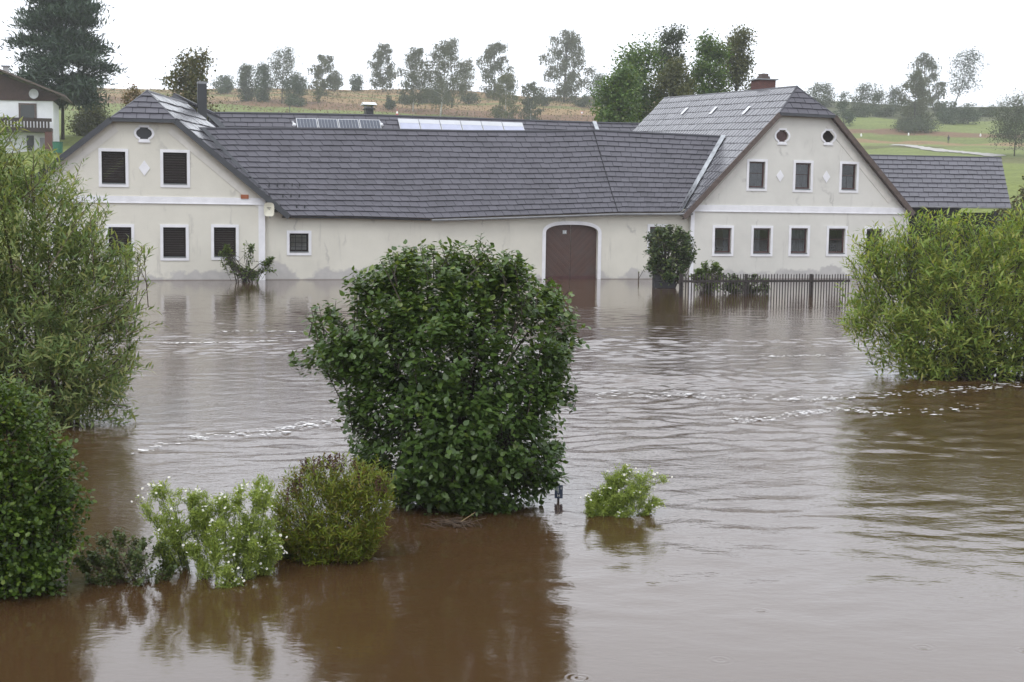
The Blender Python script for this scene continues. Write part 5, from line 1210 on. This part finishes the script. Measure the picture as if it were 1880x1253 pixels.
T('bush', 'lone small round tree-like bush on the bare crest', 642, 137, 667, 168, 'bush', MT['t_teal'], seed=68, cards=900, group=GB)
T('birch_tree', 'slender birch on the crest above the hooded chimney', 680, 80, 726, 170, 'birch', MT['t_birch'], 'bark', seed=69, cards=3000, crown_from=.15, group=GB)
T('bush', 'small dark conical bush on the tan slope right of the hooded chimney', 707, 171, 725, 202, 'bush', MT['t_dark'], seed=70, cards=600, group=GB)
T('birch_tree', 'drooping birch with white trunk left of the widest birch', 736, 88, 792, 206, 'birch', MT['t_birch'], 'bark_birch', seed=71, cards=3600, trunk_x=758, crown_from=.22, group=GB)
T('birch_tree', 'widest drooping birch, several tops, behind the pale collectors', 780, 71, 858, 216, 'birch', MT['t_birch'], 'bark_birch', seed=72, cards=5200, trunk_x=808, lean=.03, crown_from=.25, group=GB)
T('tree', 'thin pale tree at the right edge of the widest birch', 838, 112, 872, 175, 'airy', MT['t_pale'], seed=73, cards=1100, crown_from=.15, group=GB)
T('bush', 'dark thicket between the two drooping birches', 770, 150, 822, 190, 'bush', MT['t_dark'], seed=79, cards=1700, group=GB)
T('birch_tree', 'upright birch on the crest behind a shrubby tree', 876, 77, 938, 184, 'birch', MT['t_birch'], 'bark', seed=74, cards=4200, crown_from=.12, group=GB)
T('birch_tree', 'shrubby pale birch growing low on the slope above the collectors', 902, 134, 954, 223, 'birch', MT['t_pale'], 'bark_birch', seed=75, cards=2800, crown_from=.06, group=GB)
T('birch_tree', 'short narrow birch above the end of the collectors', 954, 150, 994, 223, 'birch', MT['t_birch'], 'bark_birch', seed=76, cards=2200, crown_from=.08, group=GB)
T('birch_tree', 'largest full birch standing alone on the crest', 998, 56, 1086, 189, 'birch', MT['t_birch'], 'bark', seed=77, cards=7000, trunk_x=1035, crown_from=.06, group=GB)
T('tree', 'faint grey-green tree beside the green garden trees', 1080, 138, 1118, 196, 'round', MT['t_teal'], seed=78, cards=1500, crown_from=.05, group=GB)
# garden trees behind the right farmhouse
GG = 'garden trees behind the pale farmhouse'
T('garden_tree', 'bright green dense conical tree just behind the rear wing roof end', 1088, 132, 1178, 262, 'round', MT['t_green'], seed=80, Y=112, cards=5200, crown_from=.02, group=GG)
T('garden_tree', 'broad green tree behind the bright conical one', 1108, 93, 1222, 260, 'round', MT['t_green'], seed=81, Y=122, cards=6500, crown_from=.05, group=GG)
T('garden_tree', 'tall loose-crowned tree in the middle of the garden trees', 1196, 62, 1268, 260, 'airy', MT['t_dark'], seed=82, Y=132, cards=4200, crown_from=.25, group=GG)
T('garden_tree', 'lower yellow-green tree between the two tall ones', 1196, 118, 1280, 255, 'round', MT['t_pale'], seed=83, Y=120, cards=4200, crown_from=.05, group=GG)
T('garden_tree', 'dense dark green tree left of the brick chimney', 1262, 78, 1336, 255, 'round', MT['t_green'], seed=84, Y=122, cards=5600, crown_from=.05, group=GG)
T('garden_tree', 'airy thin-leaved tree right beside the brick chimney', 1308, 62, 1390, 255, 'airy', MT['t_pale'], seed=85, Y=128, cards=4600, crown_from=.2, group=GG)
# right part of the crest
T('tree', 'rounded tree on the crest right above the half-hip of the pale farmhouse', 1478, 156, 1534, 196, 'round', MT['t_dark'], seed=90, cards=1900, crown_from=.02, group=GB)
T('bush', 'dark upright bush beside the pale farmhouse verge on the slope', 1534, 168, 1564, 232, 'bush', MT['t_teal'], seed=91, cards=1300, group=GB)
T('bush', 'wide double-headed bush on the crest', 1562, 156, 1630, 206, 'bush', MT['t_dark'], seed=92, cards=2600, group=GB)
T('tree', 'small thin tree between double-headed bush and leaning birches', 1628, 162, 1660, 205, 'airy', MT['t_dark'], seed=93, cards=900, crown_from=.1, group=GB)
T('birch_tree', 'broad birch low on the green slope, left of the tallest right-hand birch', 1650, 130, 1706, 238, 'birch', MT['t_birch'], 'bark', seed=94, cards=4200, crown_from=.05, group=GB)
T('birch_tree', 'tallest birch on the right, strands blown sideways', 1676, 97, 1734, 204, 'birch', MT['t_birch'], 'bark', seed=95, cards=3400, trunk_x=1716, lean=-.14, crown_from=.12, group=GB)
T('bush', 'dense dark bush at the foot of the right-hand birches', 1646, 205, 1716, 242, 'bush', MT['t_dark'], seed=96, cards=2600, group=GB)
pz = T('pine_tree', 'lone crest pine with bare leaning trunk and flat tufted crown', 1740, 97, 1808, 203, 'airy', MT['t_pine'], seed=97, cards=1700, trunk_x=1748, lean=.10, crown_from=.33, group=GB)
T('bush', 'dark bush at the foot of the lone crest pine', 1722, 186, 1762, 228, 'bush', MT['t_teal'], seed=98, cards=1500, group=GB)
T('bush', 'dark bush between the lone crest pine and the forked tree', 1758, 190, 1796, 228, 'bush', MT['t_teal'], seed=99, cards=1400, group=GB)
T('tree', 'wide dark tree with forked trunk above the barn roof', 1815, 184, 1912, 288, 'round', MT['t_dark'], seed=100, cards=5200, trunk_x=1862, crown_from=.28)
T('bush', 'autumn-tinted bush at the end of the barn roof', 1845, 318, 1925, 420, 'bush', MT['autumn_g'], seed=101, Y=88, cards=3000)
for i, (a, b_) in enumerate(((1556, 1600), (1600, 1650), (1712, 1740), (1795, 1828), (1655, 1700))):
    T('crest_shrub', 'low dark hedge-line shrub on the crest, ' + ('left under the double-headed bush', 'right under the double-headed bush', 'between tallest right-hand birch and lone pine', 'left of the forked tree', 'behind the right-hand birches')[i], a, 190 + (i % 2) * 4, b_, 215, 'bush', MT['t_dark'], seed=110 + i, cards=1100, group='hedge line shrubs')
for i, (a, b_) in enumerate(((845, 880), (985, 1010), (1050, 1092), (730, 760), (520, 560))):
    T('slope_shrub', 'low scrub bush on the tan slope, ' + ('between widest birch and upright birch', 'left foot of the largest lone birch', 'right foot of the largest lone birch', 'left of the white-trunked drooping birch', 'under the tall airy tree')[i], a, 168 + i * 3, b_, 192 + (i % 3) * 3, 'bush', MT['t_dark'], seed=120 + i, cards=700, group='scrub among the birches')

# rough grass on the far slopes
def rough_grass():
    r = np.random.default_rng(130); n = 9000; X = r.uniform(-190, 50, n); Y = r.uniform(322, 399, n); Z = terrain(X, Y); P = np.stack([X, Y, Z], 1)
    D = r.normal(0, .35, (n, 3)) + (0, 0, 1); V = leaf_verts(P, leaf_frames(P, D, np.array([0, -1., 0]) + r.normal(0, .3, P.shape), r.uniform(.22, .5, n)), 'card')
    o = link_tris('rough_grass', V, None, LEAF['card'][1], leafmat('dry_grass', LG((.15, .105, .06), (.20, .15, .08), (.12, .12, .05)), .8, .2), None, r.random(n)); tag(o, 'rough dry grass and weeds on the hillside below the crest', 'grass', None, 'stuff')
rough_grass()

# ------------------------------------------------------------------ small things on the slope
def person():
    g = ground_hit(1741, 264); k = empty('person', g, 'person in dark clothing standing on the grass beyond the footpath', 'person')
    pts = [((0, 0, .92), .15), ((0, 0, 1.15), .15), ((0, 0, 1.40), .18), ((0, 0, 1.50), .07), ((0, 0, 1.56), .065), ((0, 0, 1.68), .10), ((0, 0, 1.78), .07)]
    limbs = [[((.09, 0, .90), .10), ((.10, .01, .50), .07), ((.10, 0, .08), .05), ((.10, -.16, .04), .045)], [((-.09, 0, .90), .10), ((-.11, -.02, .50), .07), ((-.11, 0, .08), .05), ((-.11, -.16, .04), .045)],
             [((.18, 0, 1.42), .07), ((.27, .02, 1.14), .05), ((.25, -.08, .90), .04), ((.24, -.11, .80), .04)], [((-.18, 0, 1.42), .07), ((-.27, .02, 1.14), .05), ((-.25, -.08, .90), .04), ((-.24, -.11, .80), .04)]]
    V = []; Ed = []; R = []
    for p, r_ in pts: V.append(p); R.append(r_)
    Ed += [(i, i + 1) for i in range(len(pts) - 1)]
    for li, lb in enumerate(limbs):
        k0 = len(V); root_ = 0 if li < 2 else 2
        for p, r_ in lb: V.append(p); R.append(r_)
        Ed += [(root_, k0)] + [(k0 + i, k0 + i + 1) for i in range(len(lb) - 1)]
    me = bpy.data.meshes.new('body'); me.from_pydata(V, Ed, []); o = bpy.data.objects.new('body', me); COL.objects.link(o); o.parent = k
    md = o.modifiers.new('skin', 'SKIN'); sv = me.skin_vertices[0].data
    for i, r_ in enumerate(R): sv[i].radius = (r_, r_ * .8)
    sv[0].use_root = True; o.modifiers.new('sub', 'SUBSURF').levels = 2; o.modifiers['sub'].render_levels = 2
    me.materials.append(simple('dark_rain_coat', (.03, .035, .04), .7))
person()
g = ground_hit(1068, 221); q = g[1] / F_PX; k = empty('yield_sign', g, 'small white and red triangular road sign on the far tan slope', 'sign')
MB(g).tube([g, g + (0, 0, 1.7)], .035, 6).build('post', MT['gutter'], k); tri_ = [(g[0] - .5, g[2] + 2.0), (g[0], g[2] + 1.15), (g[0] + .5, g[2] + 2.0)]
MB(g).prism(tri_, g[1] - .05, g[1] - .04).build('plate', simple('red_paint', (.42, .05, .06), .5), k); MB(g).prism(grow(tri_, -.12), g[1] - .06, g[1] - .052).build('plate_face', MT['petal'], k)
g = ground_hit(729, 214); k = empty('marker_cone', g, 'red and white warning cone behind the rear roof right of the hooded chimney', 'cone')
MB(g).tube([g, g + (0, 0, .55)], [.42, .28], 10).build('lower_band', simple('red_band', (.45, .06, .05), .5), k); MB(g).tube([g + (0, 0, .56), g + (0, 0, 1.1)], [.27, .15], 10).build('middle_band', MT['petal'], k); MB(g).tube([g + (0, 0, 1.11), g + (0, 0, 1.7)], [.14, .03], 10).build('upper_band', simple('red_top', (.45, .06, .05), .5), k)
g = ground_hit(532, 209); k = empty('marker_post', g, 'thin dark post in the green field behind the framed solar panels', 'post'); MB(g).tube([g, g + (0, 0, 1.7)], .10, 6).build('shaft', MT['black'], k); MB(g).tube([g + (0, 0, 1.7), g + (0, 0, 1.8)], [.12, .05], 6).build('cap', MT['black'], k)
for px, py in ((1581, 251.5), (1668, 250), (1800, 251)):
    g = ground_hit(px, py); k = empty('boundary_stone', g, 'small white stone marker on the green slope, ' + ('nearest the pale farmhouse verge' if px < 1600 else 'below the right-hand birches' if px < 1700 else 'between the standing person and the forked tree'), 'marker stone', 'white stone markers')
    MB(g).tube([g - (0, 0, .1), g + (0, 0, .45), g + (0, 0, .62)], [.2, .17, .06], 7).build('stone', MT['petal'], k)

# ------------------------------------------------------------------ rain haze: one even body of air round everything
def haze():
    m = bpy.data.materials.new('rain_haze'); m.use_nodes = True; n = m.node_tree.nodes; l = m.node_tree.links; n.remove(n['Principled BSDF'])
    v = n.new('ShaderNodeVolumePrincipled'); v.inputs['Color'].default_value = (.93, .95, .98, 1); v.inputs['Density'].default_value = HAZE; v.inputs['Anisotropy'].default_value = .2
    l.new(v.outputs[0], n['Material Output'].inputs['Volume'])
    o = MB().box((-430, -70, -3.5), (430, 630, 66)).build('haze', m); tag(o, 'pale rain haze hanging in the air over the valley', 'haze', None, 'stuff')
HAZE = 0.00045
haze()
